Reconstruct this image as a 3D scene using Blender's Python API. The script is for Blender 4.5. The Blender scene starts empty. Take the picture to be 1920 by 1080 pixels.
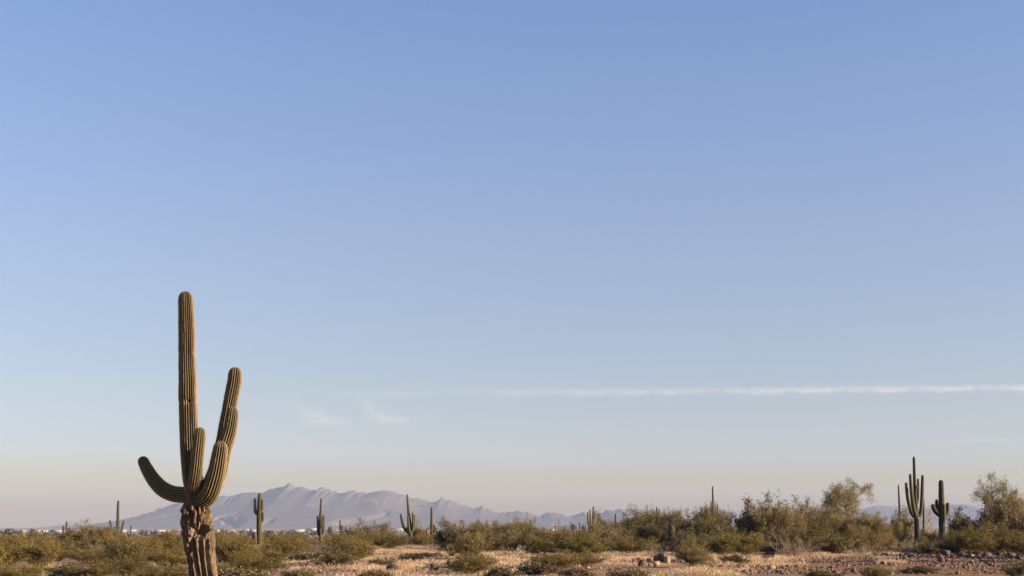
import bpy, math, random
import numpy as np
from mathutils import Vector

rnd = random.Random(7)
rng = np.random.default_rng(7)
SC = bpy.context.scene
COL = SC.collection

# ------------------------------------------------------------------ camera
F = 50.0 / 36.0 * 1920.0          # focal length in photo pixels
HY = 986.0                        # photo row of the true horizon
CAMZ = 1.6
cam_data = bpy.data.cameras.new("camera")
cam_data.lens = 50.0
cam_data.sensor_width = 36.0
cam_data.shift_y = (HY - 540.0) / 1920.0
cam_data.clip_start = 0.2
cam_data.clip_end = 80000.0
cam = bpy.data.objects.new("camera", cam_data)
COL.objects.link(cam)
cam.location = (0, 0, CAMZ)
cam.rotation_euler = (math.pi / 2, 0, 0)
SC.camera = cam

# ------------------------------------------------------------------ sky and sun
SUN_EL, SUN_AZ = math.radians(15.0), math.radians(103.0)
world = bpy.data.worlds.new("World")
SC.world = world
world.use_nodes = True
wt = world.node_tree
wbg = wt.nodes["Background"]
sky = wt.nodes.new("ShaderNodeTexSky")
sky.sky_type = 'NISHITA'
sky.sun_disc = False
sky.sun_elevation = SUN_EL
sky.sun_rotation = SUN_AZ
sky.altitude = 500
sky.air_density = 1.0
sky.dust_density = 1.2
sky.ozone_density = 1.0
wtc = wt.nodes.new("ShaderNodeTexCoord")
wsep = wt.nodes.new("ShaderNodeSeparateXYZ")
wramp = wt.nodes.new("ShaderNodeValToRGB")
wmul = wt.nodes.new("ShaderNodeMix")
wmul.data_type = 'RGBA'
wmul.blend_type = 'MULTIPLY'
wmul.inputs[0].default_value = 1.0
wt.links.new(wtc.outputs["Generated"], wsep.inputs[0])
wmath = wt.nodes.new("ShaderNodeMath")
wmath.operation = 'MULTIPLY'
wmath.inputs[1].default_value = 1.0 / 0.4
wt.links.new(wsep.outputs[2], wmath.inputs[0])
wt.links.new(wmath.outputs[0], wramp.inputs[0])
wt.links.new(sky.outputs[0], wmul.inputs[6])
wt.links.new(wramp.outputs[0], wmul.inputs[7])
wt.links.new(wmul.outputs[2], wbg.inputs[0])
wbg.inputs[1].default_value = 0.0555
# one tint for the whole dome, by height above the horizon only
SKY_TINT = [(0.0, (1.04, 0.71, 0.49)), (0.0135, (0.86, 0.63, 0.45)), (0.0229, (0.94, 0.77, 0.58)), (0.0491, (0.95, 0.90, 1.13)), (0.0826, (0.96, 0.87, 1.03)), (0.1103, (0.97, 0.89, 1.03)),
            (0.1432, (1.01, 0.92, 1.05)), (0.197, (1.09, 0.97, 1.125)), (0.249, (1.085, 1.02, 1.205)), (0.299, (1.06, 1.05, 1.275)), (0.345, (1.02, 1.05, 1.345))]
el = wramp.color_ramp.elements
for i, (z, c) in enumerate(SKY_TINT):
    e = el[i] if i < 2 else el.new(z / 0.4)
    e.position = z / 0.4
    e.color = (*c, 1)

sun_data = bpy.data.lights.new("sun", 'SUN')
sun_data.energy = 5.0
sun_data.color = (1.0, 0.77, 0.52)
sun_data.angle = math.radians(0.5)
sun = bpy.data.objects.new("sun", sun_data)
COL.objects.link(sun)
sdir = Vector((math.sin(SUN_AZ) * math.cos(SUN_EL), math.cos(SUN_AZ) * math.cos(SUN_EL), math.sin(SUN_EL)))
sun.rotation_euler = sdir.to_track_quat('Z', 'Y').to_euler()
sun.location = (60, -40, 60)

SC.view_settings.view_transform = 'Standard'
SC.view_settings.look = 'None'
SC.view_settings.gamma = 1.0
SC.view_settings.exposure = 1.5
SC.view_settings.use_curve_mapping = False
SC.render.engine = 'CYCLES'
SC.cycles.volume_bounces = 1
SC.cycles.max_bounces = 6
SC.cycles.transparent_max_bounces = 16
HAZE_DENSITY = 6.4e-5
HAZE_COLOR = (0.40, 0.53, 0.78)

# ------------------------------------------------------------------ helpers
def vnoise(p, seed=0):
    """Value noise of points p (n,3), in -1..1."""
    p = np.asarray(p, float)
    i = np.floor(p).astype(np.int64)
    f = p - i
    f = f * f * (3 - 2 * f)
    def h(ix, iy, iz):
        n = (ix * 374761393 + iy * 668265263 + iz * 2147483647 + seed * 144665) & 0xFFFFFFFF
        n = ((n ^ (n >> 13)) * 1274126177) & 0xFFFFFFFF
        n = ((n ^ (n >> 16)) * 2246822519) & 0xFFFFFFFF
        return ((n ^ (n >> 15)) & 0xFFFFFF) / float(0xFFFFFF) * 2 - 1
    r = 0
    for dx in (0, 1):
        for dy in (0, 1):
            for dz in (0, 1):
                w = (f[:, 0] if dx else 1 - f[:, 0]) * (f[:, 1] if dy else 1 - f[:, 1]) * (f[:, 2] if dz else 1 - f[:, 2])
                r = r + w * h(i[:, 0] + dx, i[:, 1] + dy, i[:, 2] + dz)
    return r


def fbm(p, octaves=4, seed=0, ridged=False):
    p = np.asarray(p, float)
    a, s, r = 1.0, 0.0, 0
    for o in range(octaves):
        n = vnoise(p, seed + o * 17)
        if ridged:
            n = 1 - 2 * np.abs(n)
        r = r + a * n
        s += a
        a *= 0.5
        p = p * 2.03 + 11.7
    return r / s


def smooth(a, b, x):
    t = np.clip((np.asarray(x, float) - a) / (b - a), 0, 1)
    return t * t * (3 - 2 * t)


def ground_z(x, y):
    x = np.atleast_1d(np.asarray(x, float))
    y = np.atleast_1d(np.asarray(y, float))
    z = -14.0 * (1 - np.exp(-np.maximum(y - 120, 0) / 700.0))
    p = np.stack([x * 0.06, y * 0.035, np.zeros_like(x)], 1)
    fade = np.exp(-np.maximum(y - 60, 0) / 120.0)
    z = z + 0.16 * fbm(p, 3, 5) * (0.35 + fade)
    return z


def gz(x, y):
    return float(ground_z(x, y)[0])


def px2w(px, py, d):
    """World point seen at photo pixel (px, py) at distance d along the view."""
    return np.array([(px - 960.0) / F * d, d, CAMZ + (HY - py) / F * d])


def row2d(py):
    """Distance at which flat ground shows at photo row py."""
    return CAMZ * F / max(py - HY, 4.0)


def build_mesh(name, verts, faces, mat=None, smooth_shade=False, attrs=None):
    """faces: (n,k) int array or a list of such arrays."""
    me = bpy.data.meshes.new(name)
    verts = np.asarray(verts, np.float32)
    fl = faces if isinstance(faces, list) else [faces]
    fl = [np.asarray(f, np.int32) for f in fl if len(f)]
    nl = sum(f.size for f in fl)
    nf = sum(len(f) for f in fl)
    me.vertices.add(len(verts))
    me.vertices.foreach_set("co", verts.ravel())
    me.loops.add(nl)
    me.loops.foreach_set("vertex_index", np.concatenate([f.ravel() for f in fl]))
    me.polygons.add(nf)
    starts, k = [], 0
    for f in fl:
        starts.append(np.arange(len(f)) * f.shape[1] + k)
        k += f.size
    me.polygons.foreach_set("loop_start", np.concatenate(starts).astype(np.int32))
    if smooth_shade:
        me.polygons.foreach_set("use_smooth", np.ones(nf, bool))
    for an, av in (attrs or {}).items():
        a = me.attributes.new(an, 'FLOAT', 'POINT')
        a.data.foreach_set("value", np.asarray(av, np.float32))
    me.update(calc_edges=True)
    me.validate()
    if mat:
        me.materials.append(mat)
    return me


def link(name, data, parent=None, loc=(0, 0, 0), kind=None):
    o = bpy.data.objects.new(name, data)
    COL.objects.link(o)
    if parent is not None:
        o.parent = parent
    o.location = loc
    if kind:
        o["kind"] = kind
    return o


def thing(name, label, cat, loc=(0, 0, 0), rotz=0.0, group=None):
    o = bpy.data.objects.new(name, None)
    COL.objects.link(o)
    o.empty_display_size = 0.2
    o.location = loc
    o.rotation_euler = (0, 0, rotz)
    o["label"] = label
    o["category"] = cat
    if group:
        o["group"] = group
    return o


class Geo:
    """Collects pieces of one mesh."""
    def __init__(self):
        self.v, self.f, self.n = [], {}, 0
        self.a = []

    def add(self, v, f, a=None):
        v = np.asarray(v, float)
        f = np.asarray(f, int)
        self.v.append(v)
        self.f.setdefault(f.shape[1], []).append(f + self.n)
        self.a.append(np.zeros(len(v)) if a is None else np.broadcast_to(a, (len(v),)))
        self.n += len(v)

    def mesh(self, name, mat, smooth_shade=False, attr="tint"):
        return build_mesh(name, np.concatenate(self.v), [np.concatenate(x) for x in self.f.values()], mat, smooth_shade, {attr: np.concatenate(self.a)})


def frames(pts):
    pts = np.asarray(pts, float)
    t = np.gradient(pts, axis=0)
    t /= np.linalg.norm(t, axis=1)[:, None] + 1e-9
    up = np.array([0, -1.0, 0]) if abs(t[0][1]) < 0.9 else np.array([1.0, 0, 0])
    u = np.zeros_like(pts)
    for i in range(len(pts)):
        up = up - t[i] * np.dot(up, t[i])
        up /= np.linalg.norm(up) + 1e-9
        u[i] = up
    v = np.cross(t, u)
    return t, u, v


def resample(pts, n):
    """Catmull-Rom through pts (m,k), n samples evenly along the length."""
    pts = np.asarray(pts, float)
    if len(pts) == 2:
        return pts[0] + (pts[1] - pts[0]) * np.linspace(0, 1, n)[:, None]
    P = np.vstack([2 * pts[0] - pts[1], pts, 2 * pts[-1] - pts[-2]])
    out = []
    for i in range(1, len(P) - 2):
        for t in np.linspace(0, 1, 24, endpoint=False):
            a, b, c, d = P[i - 1], P[i], P[i + 1], P[i + 2]
            out.append(0.5 * (2 * b + (c - a) * t + (2 * a - 5 * b + 4 * c - d) * t * t + (3 * b - a - 3 * c + d) * t ** 3))
    out.append(P[-2])
    out = np.array(out)
    s = np.concatenate([[0], np.cumsum(np.linalg.norm(np.diff(out[:, :3], axis=0), axis=1))])
    q = np.linspace(0, s[-1], n)
    return np.stack([np.interp(q, s, out[:, k]) for k in range(out.shape[1])], 1)


def tube(pts, radii, k=3):
    """Open tapered tube as (verts, quads)."""
    pts = np.asarray(pts, float)
    t, u, v = frames(pts)
    a = np.arange(k) * 2 * math.pi / k
    ring = np.cos(a)[None, :, None] * u[:, None] + np.sin(a)[None, :, None] * v[:, None]
    V = (pts[:, None] + ring * np.asarray(radii, float)[:, None, None]).reshape(-1, 3)
    n = len(pts)
    i = np.arange(n - 1)[:, None] * k
    j = np.arange(k)[None]
    j2 = (j + 1) % k
    Q = np.stack([i + j, i + j2, i + k + j2, i + k + j], -1).reshape(-1, 4)
    return V, Q


# ------------------------------------------------------------------ materials
def new_mat(name):
    m = bpy.data.materials.new(name)
    m.use_nodes = True
    nt = m.node_tree
    b = nt.nodes["Principled BSDF"]
    b.inputs["Specular IOR Level"].default_value = 0.25
    return m, nt, b


def nd(nt, kind, **kw):
    n = nt.nodes.new(kind)
    for k, v in kw.items():
        setattr(n, k, v)
    return n


def ramp(nt, fac, stops):
    r = nt.nodes.new("ShaderNodeValToRGB")
    e = r.color_ramp.elements
    for i, (p, c) in enumerate(stops):
        x = e[i] if i < 2 else e.new(p)
        x.position = p
        x.color = (*c, 1)
    nt.links.new(fac, r.inputs[0])
    return r.outputs[0]


def mixc(nt, fac, a, b, mode='MIX'):
    n = nt.nodes.new("ShaderNodeMix")
    n.data_type = 'RGBA'
    n.blend_type = mode
    for s, v in ((n.inputs[0], fac), (n.inputs[6], a), (n.inputs[7], b)):
        if isinstance(v, bpy.types.NodeSocket):
            nt.links.new(v, s)
        elif isinstance(v, tuple):
            s.default_value = (*v, 1)
        else:
            s.default_value = v
    return n.outputs[2]


def noise(nt, scale, detail=4, rough=0.6, coord="Object", vec=None, stretch=None):
    n = nt.nodes.new("ShaderNodeTexNoise")
    n.inputs["Scale"].default_value = scale
    n.inputs["Detail"].default_value = detail
    n.inputs["Roughness"].default_value = rough
    c = nt.nodes.new("ShaderNodeTexCoord").outputs[coord]
    if stretch:
        mp = nt.nodes.new("ShaderNodeMapping")
        mp.inputs["Scale"].default_value = stretch
        nt.links.new(c, mp.inputs[0])
        c = mp.outputs[0]
    nt.links.new(c, n.inputs["Vector"])
    return n.outputs["Fac"]


def attr(nt, name):
    a = nt.nodes.new("ShaderNodeAttribute")
    a.attribute_name = name
    return a.outputs["Fac"]


def bump(nt, b, height, strength, dist):
    n = nt.nodes.new("ShaderNodeBump")
    n.inputs["Strength"].default_value = strength
    n.inputs["Distance"].default_value = dist
    nt.links.new(height, n.inputs["Height"])
    nt.links.new(n.outputs[0], b.inputs["Normal"])


def leaf_material(name, stops, translucency=0.34, rough=0.6):
    m, nt, b = new_mat(name)
    inf = nd(nt, "ShaderNodeObjectInfo")
    mth = nd(nt, "ShaderNodeMath", operation='MULTIPLY_ADD')
    nt.links.new(inf.outputs["Random"], mth.inputs[0])
    mth.inputs[1].default_value = 0.36
    nt.links.new(attr(nt, "tint"), mth.inputs[2])
    sub = nd(nt, "ShaderNodeMath", operation='SUBTRACT')
    nt.links.new(mth.outputs[0], sub.inputs[0])
    sub.inputs[1].default_value = 0.18
    c = ramp(nt, sub.outputs[0], stops)
    nt.links.new(c, b.inputs["Base Color"])
    b.inputs["Roughness"].default_value = rough
    tr = nd(nt, "ShaderNodeBsdfTranslucent")
    nt.links.new(c, tr.inputs[0])
    mx = nd(nt, "ShaderNodeMixShader")
    mx.inputs[0].default_value = translucency
    nt.links.new(b.outputs[0], mx.inputs[1])
    nt.links.new(tr.outputs[0], mx.inputs[2])
    nt.links.new(mx.outputs[0], nt.nodes["Material Output"].inputs[0])
    return m


def plain_material(name, a, b_, scale=8.0, rough=0.8, bump_s=0.0, bump_d=0.02):
    m, nt, b = new_mat(name)
    n = noise(nt, scale, 5)
    nt.links.new(mixc(nt, n, a, b_), b.inputs["Base Color"])
    b.inputs["Roughness"].default_value = rough
    if bump_s:
        bump(nt, b, n, bump_s, bump_d)
    return m


def ground_material():
    m, nt, b = new_mat("desert_ground")
    big = noise(nt, 0.05, 5, 0.6)
    mid = noise(nt, 0.7, 6, 0.7)
    fine = noise(nt, 9.0, 5, 0.75)
    soil = ramp(nt, fine, [(0.3, (0.12, 0.08, 0.055)), (0.5, (0.23, 0.16, 0.105)), (0.68, (0.36, 0.265, 0.185))])
    red = ramp(nt, fine, [(0.3, (0.085, 0.045, 0.029)), (0.5, (0.20, 0.112, 0.066)), (0.7, (0.34, 0.22, 0.145))])
    geo = nd(nt, "ShaderNodeTexCoord")
    sp = nd(nt, "ShaderNodeSeparateXYZ")
    nt.links.new(geo.outputs["Object"], sp.inputs[0])
    mr = nd(nt, "ShaderNodeMapRange")
    mr.inputs[1].default_value = 4.0
    mr.inputs[2].default_value = 13.0
    nt.links.new(sp.outputs[0], mr.inputs[0])
    mr2 = nd(nt, "ShaderNodeMapRange")
    mr2.inputs[1].default_value = 0.40
    mr2.inputs[2].default_value = 0.60
    nt.links.new(mid, mr2.inputs[0])
    wgt = nd(nt, "ShaderNodeMath", operation='MULTIPLY')
    nt.links.new(mr.outputs[0], wgt.inputs[0])
    wgt.inputs[1].default_value = 0.9
    add = nd(nt, "ShaderNodeMath", operation='MULTIPLY_ADD')
    nt.links.new(mr2.outputs[0], add.inputs[0])
    add.inputs[1].default_value = 0.45
    nt.links.new(wgt.outputs[0], add.inputs[2])
    sb = nd(nt, "ShaderNodeMath", operation='SUBTRACT', use_clamp=True)
    nt.links.new(add.outputs[0], sb.inputs[0])
    sb.inputs[1].default_value = 0.12
    c = mixc(nt, sb.outputs[0], soil, red)
    litter = ramp(nt, mid, [(0.5, (0, 0, 0)), (0.66, (0.6, 0.6, 0.6))])
    c = mixc(nt, litter, c, (0.38, 0.28, 0.165))
    tone = ramp(nt, big, [(0.35, (0.8, 0.8, 0.8)), (0.65, (1.1, 1.06, 1.0))])
    c = mixc(nt, 1.0, c, tone, 'MULTIPLY')
    nt.links.new(c, b.inputs["Base Color"])
    b.inputs["Roughness"].default_value = 0.95
    b.inputs["Specular IOR Level"].default_value = 0.05
    bump(nt, b, fine, 0.7, 0.05)
    return m


def saguaro_material(name, green, dark, crest, wood_a, wood_b):
    m, nt, b = new_mat(name)
    rib = attr(nt, "rib")
    wood = attr(nt, "wood")
    n1 = noise(nt, 3.0, 5, 0.65)
    n2 = noise(nt, 22.0, 4, 0.7)
    skin = mixc(nt, n1, dark, green)
    rr = ramp(nt, rib, [(0.60, (0, 0, 0)), (0.93, (1, 1, 1))])
    sep = nd(nt, "ShaderNodeMath", operation='MULTIPLY')
    nt.links.new(rr, sep.inputs[0])
    mr = nd(nt, "ShaderNodeMapRange")
    mr.inputs[1].default_value, mr.inputs[2].default_value = 0.3, 0.62
    mr.inputs[3].default_value, mr.inputs[4].default_value = 0.45, 1.0
    nt.links.new(n2, mr.inputs[0])
    nt.links.new(mr.outputs[0], sep.inputs[1])
    c = mixc(nt, sep.outputs[0], skin, crest)
    wd = ramp(nt, n2, [(0.32, wood_a), (0.62, wood_b)])
    wd = mixc(nt, ramp(nt, wood, [(0.72, (0, 0, 0)), (1.0, (1, 1, 1))]), wd, (0.012, 0.009, 0.007))
    c = mixc(nt, ramp(nt, wood, [(0.0, (0, 0, 0)), (0.6, (1, 1, 1))]), c, wd)
    nt.links.new(c, b.inputs["Base Color"])
    b.inputs["Roughness"].default_value = 0.7
    bump(nt, b, n2, 0.35, 0.02)
    return m


M_GROUND = ground_material()
M_SAG = saguaro_material("saguaro_skin", (0.084, 0.071, 0.032), (0.048, 0.045, 0.023), (0.33, 0.24, 0.135), (0.05, 0.034, 0.024), (0.20, 0.135, 0.09))
M_SAGFAR = saguaro_material("far_saguaro_skin", (0.048, 0.043, 0.021), (0.029, 0.028, 0.016), (0.16, 0.12, 0.065), (0.06, 0.042, 0.028), (0.24, 0.175, 0.115))
M_SPINE = plain_material("cactus_spine", (0.30, 0.23, 0.15), (0.18, 0.135, 0.09), 40)
M_BARK = plain_material("desert_bark", (0.16, 0.12, 0.085), (0.085, 0.062, 0.045), 14)
M_GREENBARK = plain_material("palo_verde_bark", (0.17, 0.16, 0.085), (0.10, 0.085, 0.05), 6)
M_DEADWOOD = plain_material("dead_wood", (0.42, 0.34, 0.26), (0.20, 0.15, 0.11), 5)
L_CREO = leaf_material("creosote_leaf", [(0.0, (0.060, 0.051, 0.016)), (0.45, (0.145, 0.114, 0.032)), (1.0, (0.275, 0.205, 0.060))])
L_PALO = leaf_material("palo_verde_twig", [(0.0, (0.092, 0.078, 0.028)), (0.5, (0.185, 0.147, 0.054)), (1.0, (0.31, 0.235, 0.098))])
L_IRON = leaf_material("ironwood_leaf", [(0.0, (0.064, 0.055, 0.027)), (0.5, (0.135, 0.109, 0.053)), (1.0, (0.25, 0.195, 0.10))])
L_BURS = leaf_material("bursage_leaf", [(0.0, (0.08, 0.063, 0.03)), (0.5, (0.155, 0.12, 0.06)), (1.0, (0.26, 0.195, 0.11))])
L_GRASS = leaf_material("dry_grass_blade", [(0.0, (0.28, 0.19, 0.105)), (0.5, (0.50, 0.365, 0.225)), (1.0, (0.64, 0.49, 0.33))], 0.3)
L_SCRUB = leaf_material("far_scrub_leaf", [(0.0, (0.05, 0.045, 0.024)), (0.5, (0.11, 0.092, 0.042)), (1.0, (0.20, 0.16, 0.08))])
L_TREE = leaf_material("far_tree_leaf", [(0.0, (0.030, 0.032, 0.022)), (0.5, (0.055, 0.055, 0.036)), (1.0, (0.10, 0.09, 0.055))])
M_ROCK = plain_material("brown_rock", (0.20, 0.122, 0.078), (0.075, 0.044, 0.03), 5, 0.85, 0.6, 0.03)
M_ROCKPALE = plain_material("pale_rock", (0.34, 0.25, 0.17), (0.20, 0.14, 0.095), 5, 0.85, 0.6, 0.03)
M_ROCKDARK = plain_material("dark_rock", (0.10, 0.065, 0.055), (0.045, 0.03, 0.026), 5, 0.8, 0.6, 0.03)
M_WHITE = plain_material("white_cladding", (0.36, 0.34, 0.32), (0.24, 0.22, 0.20), 0.2, 0.6)
M_ROOF = plain_material("pale_roof", (0.32, 0.31, 0.30), (0.24, 0.23, 0.22), 0.2, 0.6)
M_DOOR = plain_material("dock_door", (0.20, 0.20, 0.22), (0.14, 0.14, 0.15), 0.5, 0.6)
M_VAPOUR, _nt, _b = new_mat("ice_vapour")
_b.inputs["Base Color"].default_value = (0.72, 0.72, 0.74, 1)
_b.inputs["Roughness"].default_value = 1.0
_b.inputs["Specular IOR Level"].default_value = 0.0

# ------------------------------------------------------------------ ground
def spaced(lo, hi, fine_lo, fine_hi, step, grow):
    a = list(np.arange(fine_lo, fine_hi, step))
    s, x = step, a[-1]
    while x < hi:
        s *= grow
        x += s
        a.append(min(x, hi))
    s, x, b = step, fine_lo, []
    while x > lo:
        s *= grow
        x -= s
        b.append(max(x, lo))
    return np.array(b[::-1] + a)


gx = spaced(-9000, 9000, -70, 70, 0.8, 1.12)
gy = spaced(-1500, 12500, 10, 170, 0.8, 1.06)
GX, GY = np.meshgrid(gx, gy)
GZ = ground_z(GX.ravel(), GY.ravel())
nxg, nyg = len(gx), len(gy)
idx = np.arange(nxg * nyg).reshape(nyg, nxg)
gq = np.stack([idx[:-1, :-1], idx[:-1, 1:], idx[1:, 1:], idx[1:, :-1]], -1).reshape(-1, 4)
ground = link("ground", build_mesh("ground", np.stack([GX.ravel(), GY.ravel(), GZ], 1), gq, M_GROUND, True), kind="structure")
ground["label"] = "tan and reddish gravel desert floor sloping down to the valley"

# ------------------------------------------------------------------ mountains
def mountain_material(name, lo, hi):
    m, nt, b = new_mat(name)
    n = noise(nt, 0.0035, 8, 0.65)
    n2 = noise(nt, 0.012, 6, 0.7)
    c = mixc(nt, n, lo, hi)
    c = mixc(nt, ramp(nt, n2, [(0.45, (0, 0, 0)), (0.7, (0.5, 0.5, 0.5))]), c, (hi[0] * 1.35, hi[1] * 1.3, hi[2] * 1.25))
    nt.links.new(c, b.inputs["Base Color"])
    b.inputs["Roughness"].default_value = 1.0
    b.inputs["Specular IOR Level"].default_value = 0.0
    return m


M_MOUNT = mountain_material("hazy_rock", (0.05, 0.042, 0.036), (0.15, 0.12, 0.10))
RIDGE = [(232, 981), (240, 974), (262, 967), (290, 958), (312, 950), (335, 942), (365, 936), (395, 934), (415, 930), (430, 930), (445, 927), (468, 922), (490, 924), (512, 916), (530, 912), (543, 907), (555, 912), (570, 914), (588, 919), (606, 914), (625, 920), (645, 925), (662, 920), (672, 923), (690, 925), (705, 923), (724, 919), (740, 923), (760, 930), (775, 934), (790, 935), (805, 940), (822, 939), (829, 935), (845, 938), (860, 944), (880, 950), (893, 952), (903, 949), (918, 955), (935, 961), (950, 961), (965, 959), (978, 958), (985, 961), (990, 960), (1003, 965), (1012, 967), (1025, 963), (1040, 961), (1055, 964), (1070, 968), (1085, 963), (1092, 960), (1105, 966), (1125, 962), (1140, 957), (1158, 955), (1175, 958), (1188, 962), (1200, 963), (1215, 958), (1222, 956), (1235, 961), (1260, 968), (1290, 976), (1320, 983)]


def mountain(name, ridge, dist, width, floor_z, label, seed, step_px=1.6, rows=110, rough=1.0):
    r = np.array(ridge, float)
    px = np.arange(r[0, 0], r[-1, 0] + 0.1, step_px)
    py = np.interp(px, r[:, 0], r[:, 1])
    py = py + 2.2 * rough * fbm(np.stack([px * 0.17, px * 0, px * 0], 1), 3, seed)
    py = py + 1.3 * rough * 0.8 * fbm(np.stack([px * 0.42, px * 0, px * 0], 1), 3, seed + 70)
    X0 = (px - 960) / F * dist
    H = CAMZ + (HY - py) / F * dist - floor_z
    H[0] = H[-1] = 0.5
    H = np.maximum(H, 0.5)
    s = np.linspace(-1, 1, rows)
    S, X = np.meshgrid(s, X0, indexing="ij")
    kern = np.hanning(41)
    Hs = np.convolve(np.pad(H, 20, mode='edge'), kern / kern.sum(), mode='valid')
    Y = dist + S * width
    wob = 0.30 * fbm(np.stack([X.ravel() / 900, X.ravel() * 0, X.ravel() * 0 + seed], 1), 3, seed + 3).reshape(S.shape)
    d = np.clip(np.abs(S - wob * (1 - np.abs(S)) * np.clip(np.abs(S) * 6, 0, 1)), 0, 1)
    H = np.maximum(Hs + 1.4 * (H - Hs), 0.4)
    HH = Hs[None] + (H - Hs)[None] * np.exp(-np.abs(S) * 3.5)
    prof = (1 - d) ** 1.45
    P = np.stack([X.ravel() / 520.0, Y.ravel() / 430.0, np.zeros(X.size)], 1)
    warp = 1.1 * fbm(P * 0.8, 3, seed + 40)
    P2 = P + warp[:, None] * np.array([1, 0.6, 0])
    spur = (0.42 * fbm(P2 * np.array([0.7, 0.6, 1]), 3, seed + 9, ridged=True) + 0.58 * fbm(P2 * np.array([1.7, 1.1, 1]) + 5.3, 4, seed + 11, ridged=True)).reshape(S.shape)
    spur2 = fbm(P2 * 3.1, 5, seed + 21, ridged=True).reshape(S.shape)
    env = np.clip(4 * d * (1 - d), 0, 1) ** 0.8
    Z = HH * np.clip(prof + 1.15 * env * (spur - 0.12) + 0.30 * env * spur2, 0, 0.97 * (1 - d) ** 0.8)
    Z = np.where(np.abs(S) < 0.01, H[None] * 0.995, np.minimum(Z, H[None] * (1 - 0.32 * np.abs(S)) + HH * 0.35 * smooth(0.06, 0.3, np.abs(S))))
    Z = floor_z + np.maximum(Z, 0) - 3.0 * (np.abs(S) > 0.985) + 0.2
    n0, n1 = S.shape
    i = np.arange(n0 * n1).reshape(n0, n1)
    q = np.stack([i[:-1, :-1], i[:-1, 1:], i[1:, 1:], i[1:, :-1]], -1).reshape(-1, 4)
    o = link(name, build_mesh(name, np.stack([X.ravel(), Y.ravel(), Z.ravel()], 1), q, M_MOUNT, False), kind="structure")
    o["label"] = label
    return o


mountain("mountain_range", RIDGE, 9000.0, 1300.0, -14.0, "hazy blue-grey mountain range on the skyline behind the saguaros", 3)
mountain("hills", [(100, 987), (117, 985.5), (128, 981), (138, 980), (150, 984), (165, 985), (184, 981), (205, 983), (222, 979), (245, 986)], 10400.0, 500.0, -14.0, "small pale hills just above the valley floor beside the range", 8, rows=40)
mountain("far_hills", [(1300, 985), (1340, 976), (1362, 968), (1392, 968), (1440, 970), (1520, 962), (1600, 957), (1640, 948), (1668, 948), (1692, 951), (1745, 950), (1783, 945), (1812, 945), (1832, 950), (1856, 956), (1930, 962), (2040, 980)], 10800.0, 700.0, -14.0, "very faint far hills low behind the trees", 12, step_px=3, rows=40)

# ------------------------------------------------------------------ haze
def box_mesh(name, lo, hi, mat):
    x0, y0, z0 = lo
    x1, y1, z1 = hi
    v = [(x0, y0, z0), (x1, y0, z0), (x1, y1, z0), (x0, y1, z0), (x0, y0, z1), (x1, y0, z1), (x1, y1, z1), (x0, y1, z1)]
    f = [(3, 2, 1, 0), (4, 5, 6, 7), (0, 1, 5, 4), (1, 2, 6, 5), (2, 3, 7, 6), (3, 0, 4, 7)]
    return build_mesh(name, v, np.array(f), mat)


m_haze = bpy.data.materials.new("haze_air")
m_haze.use_nodes = True
hn = m_haze.node_tree
for n in list(hn.nodes):
    if n.type == 'BSDF_PRINCIPLED':
        hn.nodes.remove(n)
pv = hn.nodes.new("ShaderNodeVolumePrincipled")
pv.inputs["Color"].default_value = (*HAZE_COLOR, 1)
pv.inputs["Density"].default_value = HAZE_DENSITY
pv.inputs["Anisotropy"].default_value = 0.0
hn.links.new(pv.outputs[0], hn.nodes["Material Output"].inputs["Volume"])
haze = link("haze", box_mesh("haze", (-9100, -1600, -15.2), (9100, 12600, 300), m_haze), kind="stuff")
haze["label"] = "thin pale desert haze filling the valley air"

# ------------------------------------------------------------------ vapour in the sky
def vapour_mesh(name, spots, size, normal_jit=0.5):
    """Tiny ice flakes at spots (n,3): how densely they lie makes the veil thick or thin."""
    n = len(spots)
    nrm = np.array([0.45, -0.85, 0.25]) + rng.normal(0, normal_jit, (n, 3)) * 0.45
    nrm /= np.linalg.norm(nrm, axis=1)[:, None]
    a = np.cross(nrm, np.array([0, 0, 1.0]))
    a /= np.linalg.norm(a, axis=1)[:, None]
    b = np.cross(nrm, a)
    s = (size * rng.uniform(0.6, 1.4, n))[:, None]
    V = np.stack([spots - a * s, spots + b * s * 0.7, spots + a * s, spots - b * s * 0.7], 1).reshape(-1, 3)
    return build_mesh(name, V, np.arange(4 * n).reshape(-1, 4), M_VAPOUR)


SKYD = 20000.0
def sky_pts(px, py, dep):
    d = SKYD + dep
    return np.stack([(px - 960) / F * d, d, CAMZ + (HY - py) / F * d], 1)


n = 90000
t = rng.uniform(0, 1, n) ** 0.75
px = 520 + t * 1520
core = np.interp(px, [520, 700, 900, 1100, 1300, 1500, 2040], [742, 739, 736.5, 735, 733.5, 731.5, 726])
wid = np.interp(px, [520, 800, 1100, 1400, 2040], [5.0, 4.6, 4.6, 4.4, 3.7])
off = rng.normal(0, 1, n)
lump = vnoise(np.stack([px * 0.035, px * 0, px * 0], 1), 4)
lump2 = vnoise(np.stack([px * 0.11, px * 0, px * 0], 1), 9)
py = core + wid * (off * 0.95 + 0.35 * lump + 0.2 * lump2 * (off > 0))
dens = np.interp(px, [520, 680, 800, 1000, 1250, 1500, 2040], [0.06, 0.11, 0.13, 0.17, 0.25, 0.33, 0.40]) * (0.75 + 0.35 * lump + 0.25 * lump2)
keep = rng.uniform(0, 1, n) < dens
contrail = thing("contrail", "thin white contrail drawn level across the lower sky, thicker on its right end", "contrail", (0, SKYD, 1900))
dep = rng.uniform(-60, 60, n)
o = link("vapour_cloud", vapour_mesh("contrail_vapour", sky_pts(px, py, dep)[keep] - np.array([0, SKYD, 1900]), 1.8), contrail, kind="stuff")

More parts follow.
